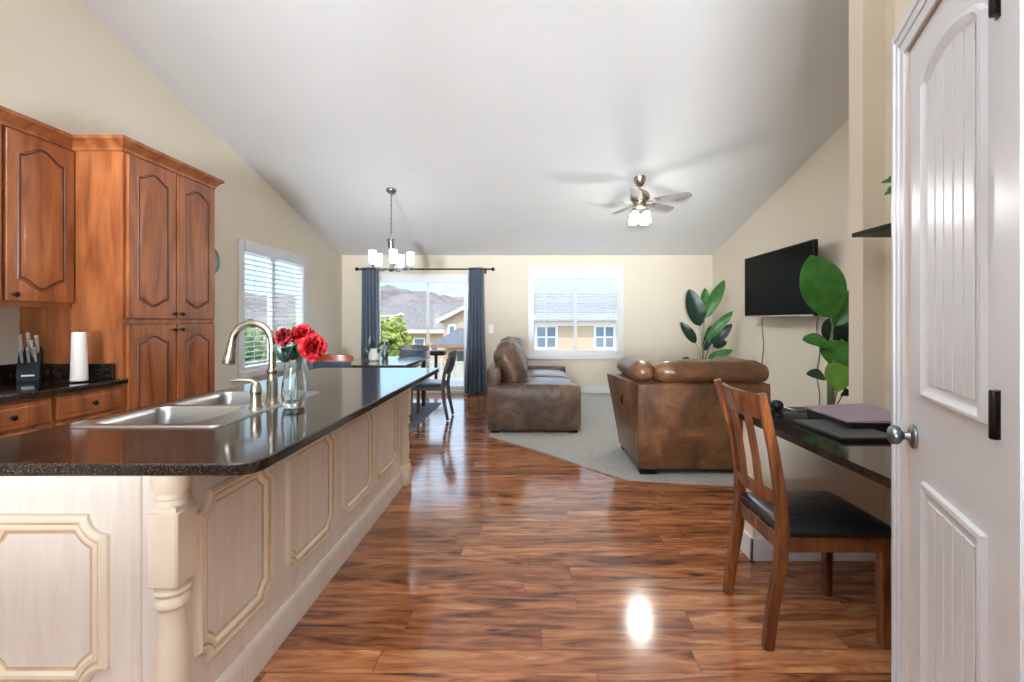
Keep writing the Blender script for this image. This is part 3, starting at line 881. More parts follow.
# ---- vase with three red blooms
vx, vy = -1.035, 2.06
m = MB(60)
outp = [(.026, 0), (.040, .003), (.046, .02), (.0495, .055), (.049, .09), (.044, .135), (.039, .175), (.040, .205), (.047, .24), (.054, .262)]
inp = [(.051, .260), (.044, .238), (.037, .205), (.036, .175), (.041, .135), (.046, .09), (.0465, .055), (.042, .028), (.02, .022), (.0, .022)]
m.lathe(outp + inp, (vx, vy, CZ + .0005), 28, True, True)
single('glass_vase', m, M['vase'], 'clear glass vase with red flowers on the island worktop', 'vase')
def flower(label, base_, neck, head, rad, mat, face, seed):
    t = thing('red_flower', label, 'flower', base_, 0, 'red flowers in the glass vase')
    b, n_, h = Vector(base_), Vector(neck), Vector(head)
    m = MB(60); m.tube([b, b.lerp(n_, .5) + Vector((.004, 0, 0)), n_, n_.lerp(h, .5) + Vector((0, 0, .01)), h], .0032, 8); part('stem', m, M['stem'], t)
    rnd = random.Random(seed)
    m = MB(70)
    ax = Vector(face).normalized()
    q = ax.to_track_quat('Z', 'Y').to_matrix()
    for ring, (cnt, tilt, ln) in enumerate(((6, 16, .55), (9, 36, .78), (11, 58, .95), (12, 80, 1.02), (11, 104, .95))):
        for k in range(cnt):
            az = 2 * PI * (k + ring * .37) / cnt + rnd.uniform(-.15, .15)
            ti = R(tilt + rnd.uniform(-9, 9)); L = rad * ln * rnd.uniform(.9, 1.1); W = L * .62
            d = Vector((math.sin(ti) * math.cos(az), math.sin(ti) * math.sin(az), math.cos(ti)))
            sd = Vector((-math.sin(az), math.cos(az), 0)); up = d.cross(sd)
            rows = []
            for i in range(5):
                s_ = i / 4; wd = W * math.sin(PI * (0.12 + .74 * s_)) * (1.0 if i < 4 else .8)
                cup = -up * (L * .30 * s_ * s_) if tilt < 80 else up * (L * .08 * s_)
                row = []
                for j in (-2, -1, 0, 1, 2):
                    p = d * (L * s_) + sd * (wd * j / 2) - cup + up * (-.12 * W * abs(j) ** 1.3) + Vector((rnd.uniform(-1, 1), rnd.uniform(-1, 1), rnd.uniform(-1, 1))) * L * .075
                    row.append(m.b.verts.new(h + q @ p))
                rows.append(row)
            for i in range(4):
                for j in range(4): m.b.faces.new((rows[i][j], rows[i][j + 1], rows[i + 1][j + 1], rows[i + 1][j]))
    m.rbox([h[i] - rad * .4 for i in range(3)], [h[i] + rad * .4 for i in range(3)], rad * .4, 3)
    part('bloom', m, mat, t)
    for k in range(2):
        m = MB(70); d = Vector((.5 - k, -.5 + .3 * k, .5)).normalized()
        leaf_shape(m, n_ + Vector((0, 0, -.03 - .02 * k)), n_ + d * .075 + Vector((0, 0, -.02)), .042, (0, -1, .5), .01)
        part('leaf', m, M['leaf_dark'], t)
def leaf_shape(m, base_, tip, width, normal, arch_=.02, fold=.18, n=12, wide=.42, wave=0.0):
    b, t = Vector(base_), Vector(tip); d = t - b; L = d.length; d.normalize()
    nn = Vector(normal); nn = (nn - d * nn.dot(d)).normalized(); sd = d.cross(nn)
    cols = (-1, -.5, 0, .5, 1)
    top, bot = [], []
    for i in range(n + 1):
        s_ = i / n
        e = s_ ** (math.log(.5) / math.log(wide))
        wd = width / 2 * max(0.015, math.sin(PI * e) ** .62)
        c = b + d * (L * s_) + nn * (arch_ * math.sin(PI * s_))
        rt, rb = [], []
        for j in cols:
            p = c + sd * (wd * j) + nn * (fold * wd * abs(j) + wave * wd * math.sin(s_ * 22 + j) * abs(j))
            rt.append(m.b.verts.new(p + nn * .0009)); rb.append(m.b.verts.new(p - nn * .0009))
        top.append(rt); bot.append(rb)
    for i in range(n):
        for j in range(4):
            m.b.faces.new((top[i][j], top[i][j + 1], top[i + 1][j + 1], top[i + 1][j]))
            m.b.faces.new((bot[i][j + 1], bot[i][j], bot[i + 1][j], bot[i + 1][j + 1]))
        m.b.faces.new((top[i + 1][0], bot[i + 1][0], bot[i][0], top[i][0])); m.b.faces.new((top[i][4], bot[i][4], bot[i + 1][4], top[i + 1][4]))
    m.b.faces.new(top[0] + bot[0][::-1]); m.b.faces.new((top[n] + bot[n][::-1])[::-1])
flower('deep red bloom drooping left over the rim of the glass vase', (vx - .012, vy, CZ + .026), (vx - .02, vy - .01, CZ + .25), at(284, 337, 2.03), .042, M['petal_dark'], (-.5, -.6, .5), 1)
flower('bright red bloom standing highest in the glass vase', (vx + .010, vy + .008, CZ + .026), (vx + .008, vy, CZ + .26), at(302, 335, 2.08), .050, M['petal'], (.1, -.5, .9), 2)
flower('bright red bloom hanging lowest to the right of the glass vase', (vx, vy - .014, CZ + .026), (vx + .022, vy - .01, CZ + .262), at(313, 347, 2.03), .056, M['petal'], (.7, -.7, .15), 3)
# ================================================================== wall cabinets on the left
PX, PY0, PY1 = -2.70, 3.11, 4.01
def cab_door(parent, x, y0, y1, z0, z1, both=True, knob=None, a=.05, arched=True, st=.07):
    """raised-panel door facing the room (+x); returns the door"""
    m = MB(28); fm = frame((x, 0, 0), (0, 1, 0), (0, 0, 1), (1, 0, 0))
    m.box(x - .022, x, y0, y1, z0, z1, .003, 1)
    if arched: poly = cathedral(y0 + st, y1 - st, z0 + st + .005, z1 - st, a, both)
    else: poly = [(y0 + .022, z0 + .022), (y1 - .022, z0 + .022), (y1 - .022, z1 - .022), (y0 + .022, z1 - .022)]
    pr = [(0, 0, 1), (.003, .0045, 1), (.008, .005, 0), (.012, .0006, 1), (.021, .0006, 1), (.045, .0065, 0)] if arched else [(0, 0, 0), (.004, .002, 0), (.008, .002, 0)]
    relief(m, poly, pr, fm)
    d = part('door' if arched else 'drawer_front', m, [M['cherry'], M['glaze']], parent)
    if knob:
        m = MB(50); ky, kz = knob
        m.lathe([(.007, 0), (.0065, .010), (.012, .014), (.0155, .020), (.0145, .027), (.008, .031), (.001, .032)], seg=18, mtx=frame((x, ky, kz), (0, 1, 0), (0, 0, 1), (1, 0, 0)))
        part('knob', m, M['bronze'], d, label='dark round knob')
    return d
def crown(parent, path, z0):
    """crown moulding along a polyline of (x,y), outward on the right-hand side"""
    prof = [(0, 0), (.012, .0), (.014, .02), (.022, .03), (.040, .055), (.055, .065), (.058, .085), (0, .085)]
    n = len(path); rs = []
    for i in range(n):
        p = Vector(path[i])
        e = []
        if i > 0: e.append((p - Vector(path[i - 1])).normalized())
        if i < n - 1: e.append((Vector(path[i + 1]) - p).normalized())
        ns = [Vector((q.y, -q.x)) for q in e]
        o = ns[0] if len(ns) == 1 else (ns[0] + ns[1]) / (1 + ns[0].dot(ns[1]))
        rs.append([(p.x + o.x * a, p.y + o.y * a, z0 + b) for a, b in prof])
    m = MB(25); m.rings(rs, True, True); part('crown_moulding', m, M['cherry'], parent)

pan = thing('pantry_cabinet', 'tall cherry wood pantry cabinet with four arched doors', 'cabinet', (-3.04, (PY0 + PY1) / 2, 0))
m = MB(); m.box(XL + .002, PX, PY0, PY1, 0.0, 2.43, .002, 1); m.box(PX - .001, PX + .006, PY0, PY1, 1.28, 1.312, .003, 1)
m.box(PX, PX + .003, PY0, PY0 + .022, .10, 2.42, 0); m.box(PX, PX + .003, PY1 - .016, PY1, .10, 2.42, 0); part('body', m, M['cherry'], pan)
dx = PX + .024
for y0, y1, ky in ((PY0 + .024, 3.555, 3.555 - .03), (3.568, PY1 - .018, 3.568 + .03)):
    cab_door(pan, dx, y0, y1, 1.318, 2.415, True, (ky, 1.352))
    cab_door(pan, dx, y0, y1, 0.12, 1.274, True, (ky, 1.235))
crown(pan, [(XL + .352, PY0), (PX, PY0), (PX, PY1), (XL + .05, PY1)], 2.425)
def upper(y0, y1, label, group):
    c = thing('upper_cabinet', label, 'cabinet', (XL + .165, (y0 + y1) / 2, 1.40), 0, group)
    m = MB(); m.box(XL + .002, XL + .352, y0, y1, 1.40, 2.43, .002, 1); m.box(XL + .352, XL + .3524, y0, y1, 1.40, 2.42); part('body', m, M['cherry'], c)
    m = MB(); m.box(XL + .32, XL + .3526, y0, y1, 1.385, 1.40, .003, 1); part('light_rail', m, M['cherry'], c)
    cab_door(c, XL + .378, y0 + .010, y1 - .012, 1.418, 2.415, True, (y0 + .045, 1.455), .065, True, .056)
    crown(c, [(XL + .3524, y0), (XL + .3524, y1)], 2.425)
ug = 'cherry wall cabinets'
upper(2.685, PY0 - .002, 'cherry wood wall cabinet with arched door beside the tall pantry cabinet', ug)
upper(2.24, 2.683, 'cherry wood wall cabinet cut off by the left edge of the photo', ug)
def lower(y0, y1, label):
    c = thing('base_cabinet', label, 'cabinet', (XL + .34, (y0 + y1) / 2, 0), 0, 'cherry base cabinets')
    m = MB(); m.box(XL + .002, PX, y0, y1, .10, .886, .002, 1); m.box(XL + .05, PX - .07, y0, y1, 0, .10); part('body', m, M['cherry'], c)
    cab_door(c, PX + .02, y0 + .014, y1 - .018, .735, .868, False, ((y0 + y1) / 2, .80), arched=False)
    cab_door(c, PX + .02, y0 + .014, y1 - .018, .12, .715, False, (y1 - .06, .66))
lower(2.655, PY0 - .004, 'cherry wood base cabinet with a drawer right beside the tall pantry cabinet')
lower(2.20, 2.653, 'cherry wood base cabinet with a drawer at the left edge of the photo')
lower(1.745, 2.198, 'cherry wood base cabinet outside the left edge behind the island')
ct = thing('wall_countertop', 'dark granite worktop along the left wall under the cabinets', 'countertop', (XL + .36, 2.4, .886))
m = MB(30); m.box(XL + .002, PX + .045, 1.74, PY0 - .003, .888, .92, .005, 2); part('slab', m, M['granite'], ct)
m = MB(30); m.box(XL + .002, XL + .022, 1.74, PY0 - .003, .92, 1.02, .003, 1); m.box(XL + .022, PX - .04, PY0 - .023, PY0 - .003, .92, 1.02, .003, 1); part('backsplash', m, M['granite'], ct)

# ---- knife block
kb = thing('knife_block', 'black knife block with silver handled knives on the wall worktop', 'knife block', (-3.175, 2.985, .92), R(38))
m = MB(25)
prof = [(.065, 0), (-.065, 0), (-.065, .085), (.02, .215), (.065, .185)]
m.prism(prof, -.05, .05, frame((0, 0, 0), (0, 1, 0), (0, 0, 1), (1, 0, 0)), .004)
part('block', m, M['black'], kb, False)
m = MB(); m.box(-.028, .028, -.0665, -.0645, .034, .044); part('emblem', m, M['steel'], kb, False, 'small pale maker plate')
kd = Vector((0, -.53, .85)).normalized()
nrm = Vector((0, .85, .53))
for k, (x, v, ln) in enumerate(((-.035, .78, .125), (.0, .80, .135), (.036, .75, .12), (-.028, .30, .10), (.002, .30, .105), (.032, .32, .10), (.016, .55, .115))):
    o = Vector((x, -.065 + .085 * v, .085 + .13 * v))
    t = thing('kitchen_knife', ['large knife in the back row of the black block, left', 'tallest knife in the back row of the black block, middle', 'knife in the back row of the black block, right', 'small steak knife in the front row of the black block, left', 'small steak knife in the front row of the black block, middle', 'small steak knife in the front row of the black block, right', 'knife in the middle row of the black block'][k], 'knife', (0, 0, 0), 0, 'knives in the black block')
    t.matrix_world = kb.matrix_basis @ Matrix.Translation(o)
    ROOT[t.name] = Matrix.Identity(4)
    m = MB(40); m.bar(-kd * .04, kd * .012, .010, .016, (0, .85, .53), .002); part('bolster', m, M['knife'], t, False)
    m = MB(40); sz = 1.0 if k in (0, 1, 2, 6) else .75
    m.strip([kd * .012, kd * (ln * .4), kd * (ln * .75), kd * ln], [.020 * sz, .017 * sz, .019 * sz, .022 * sz], .016 * sz, (1, 0, 0)); part('handle', m, M['knife'], t, False)
# ---- candle on a small tray
cd = thing('pillar_candle', 'tall white tapered candle on the wall worktop', 'candle', (-2.82, 2.94, .928))
m = MB(30)
m.lathe([(.042, 0), (.043, .004), (.036, .298), (.033, .303), (.0, .302)], seg=28)
part('wax', m, M['wax'], cd, False)
m = MB(); m.tube([(0, 0, .302), (.002, 0, .312), (.004, 0, .320)], .0016, 6); part('wick', m, M['black'], cd, False)
m = MB(50); m.lathe([(.03, 0), (.075, .001), (.085, .006), (.083, .0075), (.072, .004), (.02, .0075)], (-2.82, 2.94, .9205), 30)
single('candle_tray', m, M['vase'], 'small clear glass tray under the white candle', 'tray')
# ---- round disc on the left wall
wd = thing('wall_disc', 'round dark disc on the left wall between pantry cabinet and window', 'wall decoration', (XL, 4.96, 1.79))
DMx = frame((XL, 4.96, 1.94), (0, 1, 0), (0, 0, 1), (1, 0, 0))
m = MB(40); m.lathe([(.15, .001), (.15, .014), (.142, .018), (.130, .015), (.128, .010), (.10, .010)], seg=36, mtx=DMx); part('rim', m, M['grey_nickel'], wd)
m = MB(40); m.lathe([(.125, .010), (.12, .012), (.01, .012)], seg=36, mtx=DMx); part('face', m, M['grey_nickel'], wd)

# ================================================================== dining corner
m = MB(); m.box(-3.0, -1.40, 4.95, 7.45, 0, .008, .002, 1)
single('area_rug', m, M['rug'], 'flat grey rug under the dining table', 'rug')
tb = thing('dining_table', 'dark dining table with a glossy top behind the island', 'dining table', (-2.0, 6.5, .0))
TX0, TX1, TY0, TY1 = -2.50, -1.53, 5.75, 7.25
m = MB(30); m.box(TX0, TX1, TY0, TY1, .725, .76, .008, 2); part('tabletop', m, M['darktable'], tb)
m = MB(); 
for b in ((TX0 + .08, TX0 + .10, TY0 + .08, TY1 - .08), (TX1 - .10, TX1 - .08, TY0 + .08, TY1 - .08), (TX0 + .10, TX1 - .10, TY0 + .08, TY0 + .10), (TX0 + .10, TX1 - .10, TY1 - .10, TY1 - .08)): m.box(*b, .64, .725)
part('apron', m, M['darktable'], tb)
for x in (TX0 + .09, TX1 - .09):
    for y in (TY0 + .09, TY1 - .09):
        m = MB(); m.bar((x, y, .725), (x, y, .008), .075, .075, (0, 1, 0), .004, (.05, .05)); part('leg', m, M['darktable'], tb)
def make_dining_chair(label, railm, raillabel=None):
    """low-backed chair facing +y"""
    t = thing('dining_chair', label, 'chair', (0, 0, 0), 0, 'dining chairs')
    m = MB(40); m.rbox((-.225, -.20, .43), (.225, .24, .485), .028, 5, (0, 0, .012)); part('seat', m, M['sky_sheen_leather'], t, False)
    m = MB(); m.box(-.215, .215, -.19, .22, .385, .435, .006, 1); part('seat_frame', m, M['backlit_wood'], t, False)
    for s_ in (-1, 1):
        m = MB(40); m.strip([(s_ * .20, .205, .43), (s_ * .20, .21, .2), (s_ * .205, .215, 0)], [.045, .04, .032], .04, (1, 0, 0)); part('leg', m, M['backlit_wood'], t, False)
        m = MB(40); m.strip([(s_ * .205, -.27, 0), (s_ * .20, -.225, .22), (s_ * .20, -.20, .43), (s_ * .20, -.225, .60), (s_ * .20, -.275, .80)], [.034, .042, .046, .04, .030], .036, (1, 0, 0)); part('leg', m, M['backlit_wood'], t, False)
    m = MB(40)
    rows = []
    for z, yo, th in ((.60, -.232, .014), (.62, -.238, .02), (.70, -.262, .022), (.80, -.287, .02), (.815, -.290, .014)):
        f = []; b_ = []
        for i in range(11):
            s_ = i / 5 - 1; x = .215 * s_; y = yo - .035 * (1 - s_ * s_)
            f.append((x, y + th, z)); b_.append((x, y - th, z))
        rows.append(f + b_[::-1])
    m.rings(rows, True, True); part('backrest', m, M['sky_sheen_leather'], t, False)
    m = MB(40); pts = []
    rows = []
    for i in range(15):
        s_ = i / 7 - 1; x = .25 * s_; y = -.290 - .045 * (1 - s_ * s_) ; z = .845 + .020 * (1 - s_ * s_)
        h = .040 if abs(s_) < .95 else .030
        rows.append([(x, y - .014, z - h), (x, y + .014, z - h), (x, y + .012, z + h * .8), (x, y, z + h), (x, y - .012, z + h * .8)])
    m.rings(rows, True, True); part('top_rail', m, M[railm], t, False, raillabel)
    return t
ch = make_dining_chair('dining chair with a curved red-brown top rail, seen behind the red flowers', 'orangewood', 'curved red-brown wooden top rail')
ch.location = (-2.37, 5.86, .0085); ch.rotation_euler = (0, 0, R(4))
ch = make_dining_chair('backlit dining chair, sky sheen painted into its dark leather, at the right side of the dining table', 'backlit_wood')
ch.location = (-1.34, 6.32, .0085); ch.rotation_euler = (0, 0, R(90))
dup(ch, (-1.90, 7.36, .0085), R(180), 'dining chair at the far end of the table in front of the sliding door')
dup(ch, (-2.72, 6.55, .0085), R(-90), 'dining chair at the left side of the table below the left wall window')
# vases on the table
v1 = at(374, 366, 6.4)
m = MB(50); m.lathe([(.05, 0), (.07, .01), (.075, .06), (.06, .12), (.045, .15), (.048, .165), (.04, .165), (.03, .10), (.0, .10)], (v1.x, v1.y, .7605), 24)
single('white_vase', m, M['pot'], 'squat white vase with a dark sprig on the dining table', 'vase')
tw = thing('dark_sprig', 'dark leafy sprig standing in the squat white vase', 'plant', (v1.x, v1.y, .87))
m = MB(60); m.tube([(v1.x, v1.y, .865), (v1.x - .01, v1.y, .95), (v1.x - .02, v1.y, 1.10)], .005, 8); part('stem', m, M['leaf_dark'], tw)
for px, py, qx, qy, wd_ in ((372, 352, 371, 336, 6), (372, 356, 365, 347, 5), (373, 356, 381, 349, 4), (371, 358, 363, 356, 4)):
    m = MB(70); leaf_shape(m, at(px, py, 6.4), at(qx, qy, 6.38), wd_ * 6.4 / F, (0, -1, .2), .01); part('leaf', m, M['leaf_dark'], tw)
v2 = at(385, 363, 6.75)
m = MB(50); m.lathe([(.03, 0), (.045, .01), (.05, .09), (.034, .16), (.018, .19), (.020, .25), (.016, .25), (.012, .19), (.0, .18)], (v2.x, v2.y, .7605), 20)
single('grey_bottle_vase', m, M['grey_nickel'], 'grey bottle vase with a small sprig on the dining table', 'vase')
tw = thing('green_sprig', 'small grey-green sprig spreading from the grey bottle vase', 'plant', (v2.x, v2.y, .945))
m = MB(60); m.tube([(v2.x, v2.y, .945), (v2.x, v2.y, 1.04)], .004, 6); part('stem', m, M['stem'], tw)
for qx, qy in ((377, 347), (380, 344), (390, 346), (394, 350), (386, 342)):
    m = MB(70); leaf_shape(m, (v2.x, v2.y, 1.0), at(qx, qy, 6.74), .035, (0, -1, .3), .01); part('leaf', m, M['leaf_dark'], tw)

# ---- chandelier
HX, HY = -1.84, 6.23
HZ = ZE + .25 * (YF - HY)
chd = thing('chandelier', 'five-light nickel chandelier hanging above the dining table', 'chandelier', (HX, HY, 1.97))
m = MB(50); m.lathe([(.012, -.055), (.03, -.05), (.062, -.022), (.066, -.008), (.066, .018)], (HX, HY, HZ), 28); part('canopy', m, M['grey_nickel'], chd)
m = MB(50); m.tube([(HX, HY, HZ - .05), (HX, HY, 2.39)], .007, 8)
z = HZ - .09
while z > 2.42: m.lathe([(.007, 0), (.011, .006), (.011, .018), (.007, .024)], (HX, HY, z), 8); z -= .06
part('stem', m, M['grey_nickel'], chd)
m = MB(40); m.lathe([(.02, 1.955), (.034, 1.965), (.040, 1.975), (.026, 1.985), (.017, 2.02), (.022, 2.12), (.034, 2.26), (.042, 2.34), (.043, 2.355), (.055, 2.36), (.055, 2.378), (.02, 2.392)], (HX, HY, 0), 24); part('column', m, M['grey_nickel'], chd)
for k in range(5):
    a = R(72 * k + 4); dx_, dy_ = math.cos(a), math.sin(a)
    P = lambda r, z: (HX + dx_ * r, HY + dy_ * r, z)
    m = MB(60); m.tube([P(.03, 1.985), P(.08, 1.99), P(.15, 1.975), P(.21, 1.975), P(.245, 1.995), P(.25, 2.015)], [.007] * 6, 8, flat=1.2); part('arm', m, M['grey_nickel'], chd)
    m = MB(50); c = P(.25, 2.01); m.lathe([(.012, 0), (.026, .006), (.028, .018), (.018, .026), (.018, .05)], c, 16); part('socket', m, M['grey_nickel'], chd)
    m = MB(60); m.lathe([(.03, .03), (.040, .034), (.045, .06), (.050, .20), (.047, .20), (.042, .06), (.03, .040)], c, 20, False, False); part('shade', m, M['lampglass'], chd, label='lit frosted glass shade')

# ---- ceiling fan
QX, QY = 1.39, 5.95
QZ = ZE + .25 * (YF - QY)
fan = thing('ceiling_fan', 'nickel ceiling fan with five grey blades and lit glass shades', 'ceiling fan', (QX, QY, 2.5))
m = MB(50); m.lathe([(.018, -.105), (.035, -.10), (.062, -.06), (.078, -.02), (.080, .03)], (QX, QY, QZ), 28); part('canopy', m, M['nickel'], fan)
m = MB(50); m.tube([(QX, QY, QZ - .09), (QX, QY, 2.93)], .013, 12); part('downrod', m, M['nickel'], fan)
m = MB(40); m.lathe([(.02, 2.965), (.05, 2.955), (.085, 2.94), (.115, 2.915), (.125, 2.88), (.125, 2.845), (.108, 2.815), (.085, 2.80), (.08, 2.77), (.086, 2.755), (.086, 2.735), (.06, 2.72), (.02, 2.715)][::-1], (QX, QY, 0), 32); part('motor_housing', m, M['nickel'], fan)
for k in range(5):
    a = R(72 * k - 36)
    fm = Matrix.Translation((QX, QY, 2.80)) @ Matrix.Rotation(a, 4, 'Z')
    m = MB(40); m.box(.09, .24, -.018, .018, -.008, .0, .003, 1, fm); m.box(.17, .26, -.042, .042, -.006, .0, .003, 1, fm); ir = part('blade_iron', m, M['nickel'], fan)
    m = MB(40); fb = fm @ Matrix.Rotation(R(-14), 4, 'X')
    m.prism([(.20, -.052), (.30, -.062), (.58, -.070), (.635, -.055), (.655, 0), (.635, .055), (.58, .070), (.30, .062), (.20, .052)], .0, .007, fb, .002); part('blade', m, M['blade'], fan)
for k in range(4):
    a = R(90 * k + 45); cx, cy = QX + .10 * math.cos(a), QY + .10 * math.sin(a)
    m = MB(50); m.tube([(QX + .03 * math.cos(a), QY + .03 * math.sin(a), 2.735), (cx, cy, 2.735), (cx, cy, 2.70)], .011, 8); m.lathe([(.03, 2.672), (.028, 2.70), (.012, 2.71)], (cx, cy, 0), 16); part('light_arm', m, M['nickel'], fan)
    m = MB(60); m.lathe([(.052, 2.535), (.054, 2.55), (.046, 2.62), (.035, 2.672), (.028, 2.680), (.028, 2.675), (.043, 2.62), (.05, 2.55), (.05, 2.535)], (cx, cy, 0), 20, False, False); part('shade', m, M['lampglass'], fan, label='lit frosted glass shade')
lamp('fan_light', 'POINT', (QX, QY, 2.43), 15, (1, .98, .95), shadow_soft_size=.09)
lamp('fan_downlight', 'SPOT', (QX, QY, 2.50), 20, (1, .98, .95), shadow_soft_size=.09, spot_size=R(174), spot_blend=.25)
# ================================================================== living area
sf = thing('leather_sofa', 'brown leather sofa facing right, with loose back cushions, below the far window', 'sofa', (.08, 6.7, .012))
Y0, Y1 = 5.385, 8.00
m = MB(50); m.rbox((-.47, Y0 + .03, .035), (.54, Y1 - .03, .33), .04, 4); part('base', m, M['leather2'], sf)
m = MB(50); m.rbox((-.515, Y0 + .035, .035), (-.33, Y1 - .035, .765), .05, 6, (.0, 0, 0)); part('back_frame', m, M['leather2'], sf)
for a, b in ((Y0, Y0 + .27), (Y1 - .27, Y1)):
    m = MB(50); m.rbox((-.498, a, .035), (.585, b, .56), .035, 6, (.008, .012, .010), wob=.004, seed=a)
    if a == Y0:
        for x in (-.095, .245): m.tube([(x, a - .010, .09), (x, a - .013, .30), (x, a - .010, .53), (x, a + .02, .566)], .0035, 6)
    part('arm', m, M['leather2'], sf)
ym = (Y0 + Y1) / 2
for a, b in ((Y0 + .275, ym - .003), (ym + .003, Y1 - .275)):
    m = MB(60); m.rbox((-.24, a, .31), (.565, b, .50), .06, 7, (.01, 0, .035), wob=.006, seed=a); part('seat_cushion', m, M['leather2'], sf)
for k, (a, b) in enumerate(((Y0 + .24, Y0 + 1.0), (Y0 + .98, Y0 + 1.70), (Y0 + 1.68, Y1 - .25))):
    m = MB(60); m.rbox((-.13, a, -.02), (.13, b, .56), .11, 8, (.055, .02, .03), Matrix.Translation((-.17, 0, .49)) @ Matrix.Rotation(R(-17), 4, 'Y'), wob=.035, seed=k + 1); part('back_cushion', m, M['leather2'], sf)
for x in (-.40, .50):
    for y in (Y0 + .08, Y1 - .08):
        m = MB(); m.box(x - .05, x + .05, y - .05, y + .05, .012, .045, .004, 1); part('foot', m, M['black'], sf)

ac = thing('leather_armchair', 'oversized brown leather armchair seen from behind, pillow rolls on its back', 'armchair', (1.46, 4.4, .012))
BX0, BX1, BY0, BY1 = .905, 2.02, 3.925, 4.82
m = MB(50); m.rbox((BX0 + .02, BY0 + .02, .065), (BX1 - .02, BY1, .40), .03, 4); part('base', m, M['leather'], ac)
m = MB(50); m.rbox((BX0 - .005, BY0, .055), (BX1, BY0 + .24, .775), .022, 7, (0, .012, .008), wob=.003, seed=3)
m.tube([(1.40, BY0 - .008, .08), (1.405, BY0 - .013, .40), (1.395, BY0 - .008, .74), (1.40, BY0 + .03, .786)], .003, 6)
part('backrest', m, M['leather'], ac)
def flare(mtx_sign, x0, x1):
    t = MB(50); t.rbox((x0, BY0 + .012, .056), (x1, BY1, .774), .025, 7, (.006, .006, .006), wob=.003, seed=x0)
    for v in t.b.verts:
        k = max(0, (v.co.z - .1) / .68) * max(0, (v.co.y - BY0) / .9)
        v.co.x += mtx_sign * .13 * k
    return t
for sgn, x0, x1 in ((-1, BX0 - .004, BX0 + .24), (1, BX1 - .24, BX1 - .002)):
    m = flare(sgn, x0, x1)
    part('arm', m, M['leather'], ac)
m = MB(60); m.rbox((BX0 + .245, BY0 + .25, .36), (BX1 - .245, BY1 + .03, .50), .05, 6, (0, .01, .03), wob=.006); part('seat_cushion', m, M['leather'], ac)
m = MB(60); m.rbox((1.065, BY0 + .005, .765), (2.035, BY0 + .30, .95), .088, 8, (.0, .012, .012), wob=.012, seed=5); part('back_roll', m, M['leather'], ac)
m = MB(60); m.rbox((1.10, BY0 + .22, .45), (1.98, BY0 + .42, .86), .08, 8, (.0, .04, .012), wob=.012, seed=6); part('back_cushion', m, M['leather'], ac)
for sgn, x0, x1 in ((-1, BX0 - .02, BX0 + .185), (1, BX1 - .19, BX1 + .02)):
    m = MB(60); m.rbox((x0, BY0 + .10 if sgn < 0 else BY0 + .32, .765), (x1, BY1 + .0, .945), .085, 8, (.008, .012, .008), wob=.010, seed=7 + sgn)
    part('arm_roll', m, M['leather'], ac)
m = MB(); m.tube([(.862, 4.33, .62), (.846, 4.33, .60), (.842, 4.33, .56), (.858, 4.33, .545)], .008, 8); part('pull_handle', m, M['bronze'], ac)
for x in (BX0 + .09, BX1 - .09):
    for y in (BY0 + .07, BY1 - .08):
        m = MB(); m.box(x - .07, x + .07, y - .05, y + .05, .012, .07, .004, 1); part('foot', m, M['black'], ac)

# ---- plants
def planter(name, label, x, y, z0, r, h):
    t = thing(name, label, 'potted plant', (x, y, z0))
    m = MB(40); m.lathe([(r * .75, 0), (r * .8, .01), (r, h - .03), (r + .012, h - .02), (r + .012, h), (r - .01, h), (r - .015, h - .04), (.0, h - .04)], (x, y, z0), 28); part('pot', m, M['pot'], t)
    m = MB(40); m.lathe([(r * .95, h - .05), (r * .9, h - .035), (.0, h - .03)], (x, y, z0), 20); part('soil', m, M['soil'], t)
    return t
def frond(t, base_, b, tip, width, mat, normal=(-.2, -1, .25), arch_=.03, fold=.2, wide=.45, wave=0.02, stemr=.007):
    b, tip = Vector(b), Vector(tip); base_ = Vector(base_)
    d = (tip - b).normalized()
    L = (b - base_).length
    m = MB(60)
    c1 = base_ + Vector((0, 0, L * .55)); pts = []
    for i in range(9):
        s_ = i / 8
        pts.append(base_ * (1 - s_) ** 3 + c1 * 3 * s_ * (1 - s_) ** 2 + (b - d * L * .12) * 3 * s_ * s_ * (1 - s_) + b * s_ ** 3)
    m.tube(pts, [stemr * (1 - .45 * i / 8) for i in range(9)], 8); part('stem', m, M['stem'], t)
    m = MB(80); leaf_shape(m, b, tip, width, normal, arch_, fold, 14, wide, wave)
    nn = Vector(normal).normalized()
    m.tube([b.lerp(tip, s_) + nn * (arch_ * math.sin(PI * s_) + .001) for s_ in [k / 8 for k in range(9)]], [.005 * (1 - .8 * k / 8) for k in range(9)], 6)
    part('leaf', m, M[mat], t)
D1 = 7.75
p1 = at(703, 321, D1)
pl = planter('tall_potted_plant', 'tall broad-leaved plant in the far right corner behind the armchair', p1.x, p1.y, .012, .17, .34)
for bx, by, tx, ty, wd_, mt, dd in ((700, 326, 689, 289, 18, 'leaf_dark', 0), (704.5, 318, 705, 288, 10, 'leaf', .1), (705, 318, 724.5, 280, 12, 'leaf', -.05),
        (695.7, 343, 680.5, 322, 10, 'leaf_dark', 0), (706, 340, 733, 311, 9, 'leaf', -.4), (712, 344, 732, 324, 10, 'leaf_dark', -.4),
        (705, 351, 711, 326, 8, 'leaf_dark', -.1), (708, 358, 733, 350.5, 8, 'leaf', -.4), (709.6, 364, 723, 361.5, 7, 'leaf_dark', -.1), (690.5, 360, 680, 361.5, 7, 'leaf', -.1), (713, 346, 727, 342, 9, 'leaf_dark', -.3)):
    off = Vector(((bx - 703) * .0012, 0, .30))
    frond(pl, Vector((p1.x, p1.y, 0)) + off, at(bx, by, D1 + dd), at(tx, ty, D1 + dd * 1.3), wd_ * D1 / F, mt)
D2 = 3.62
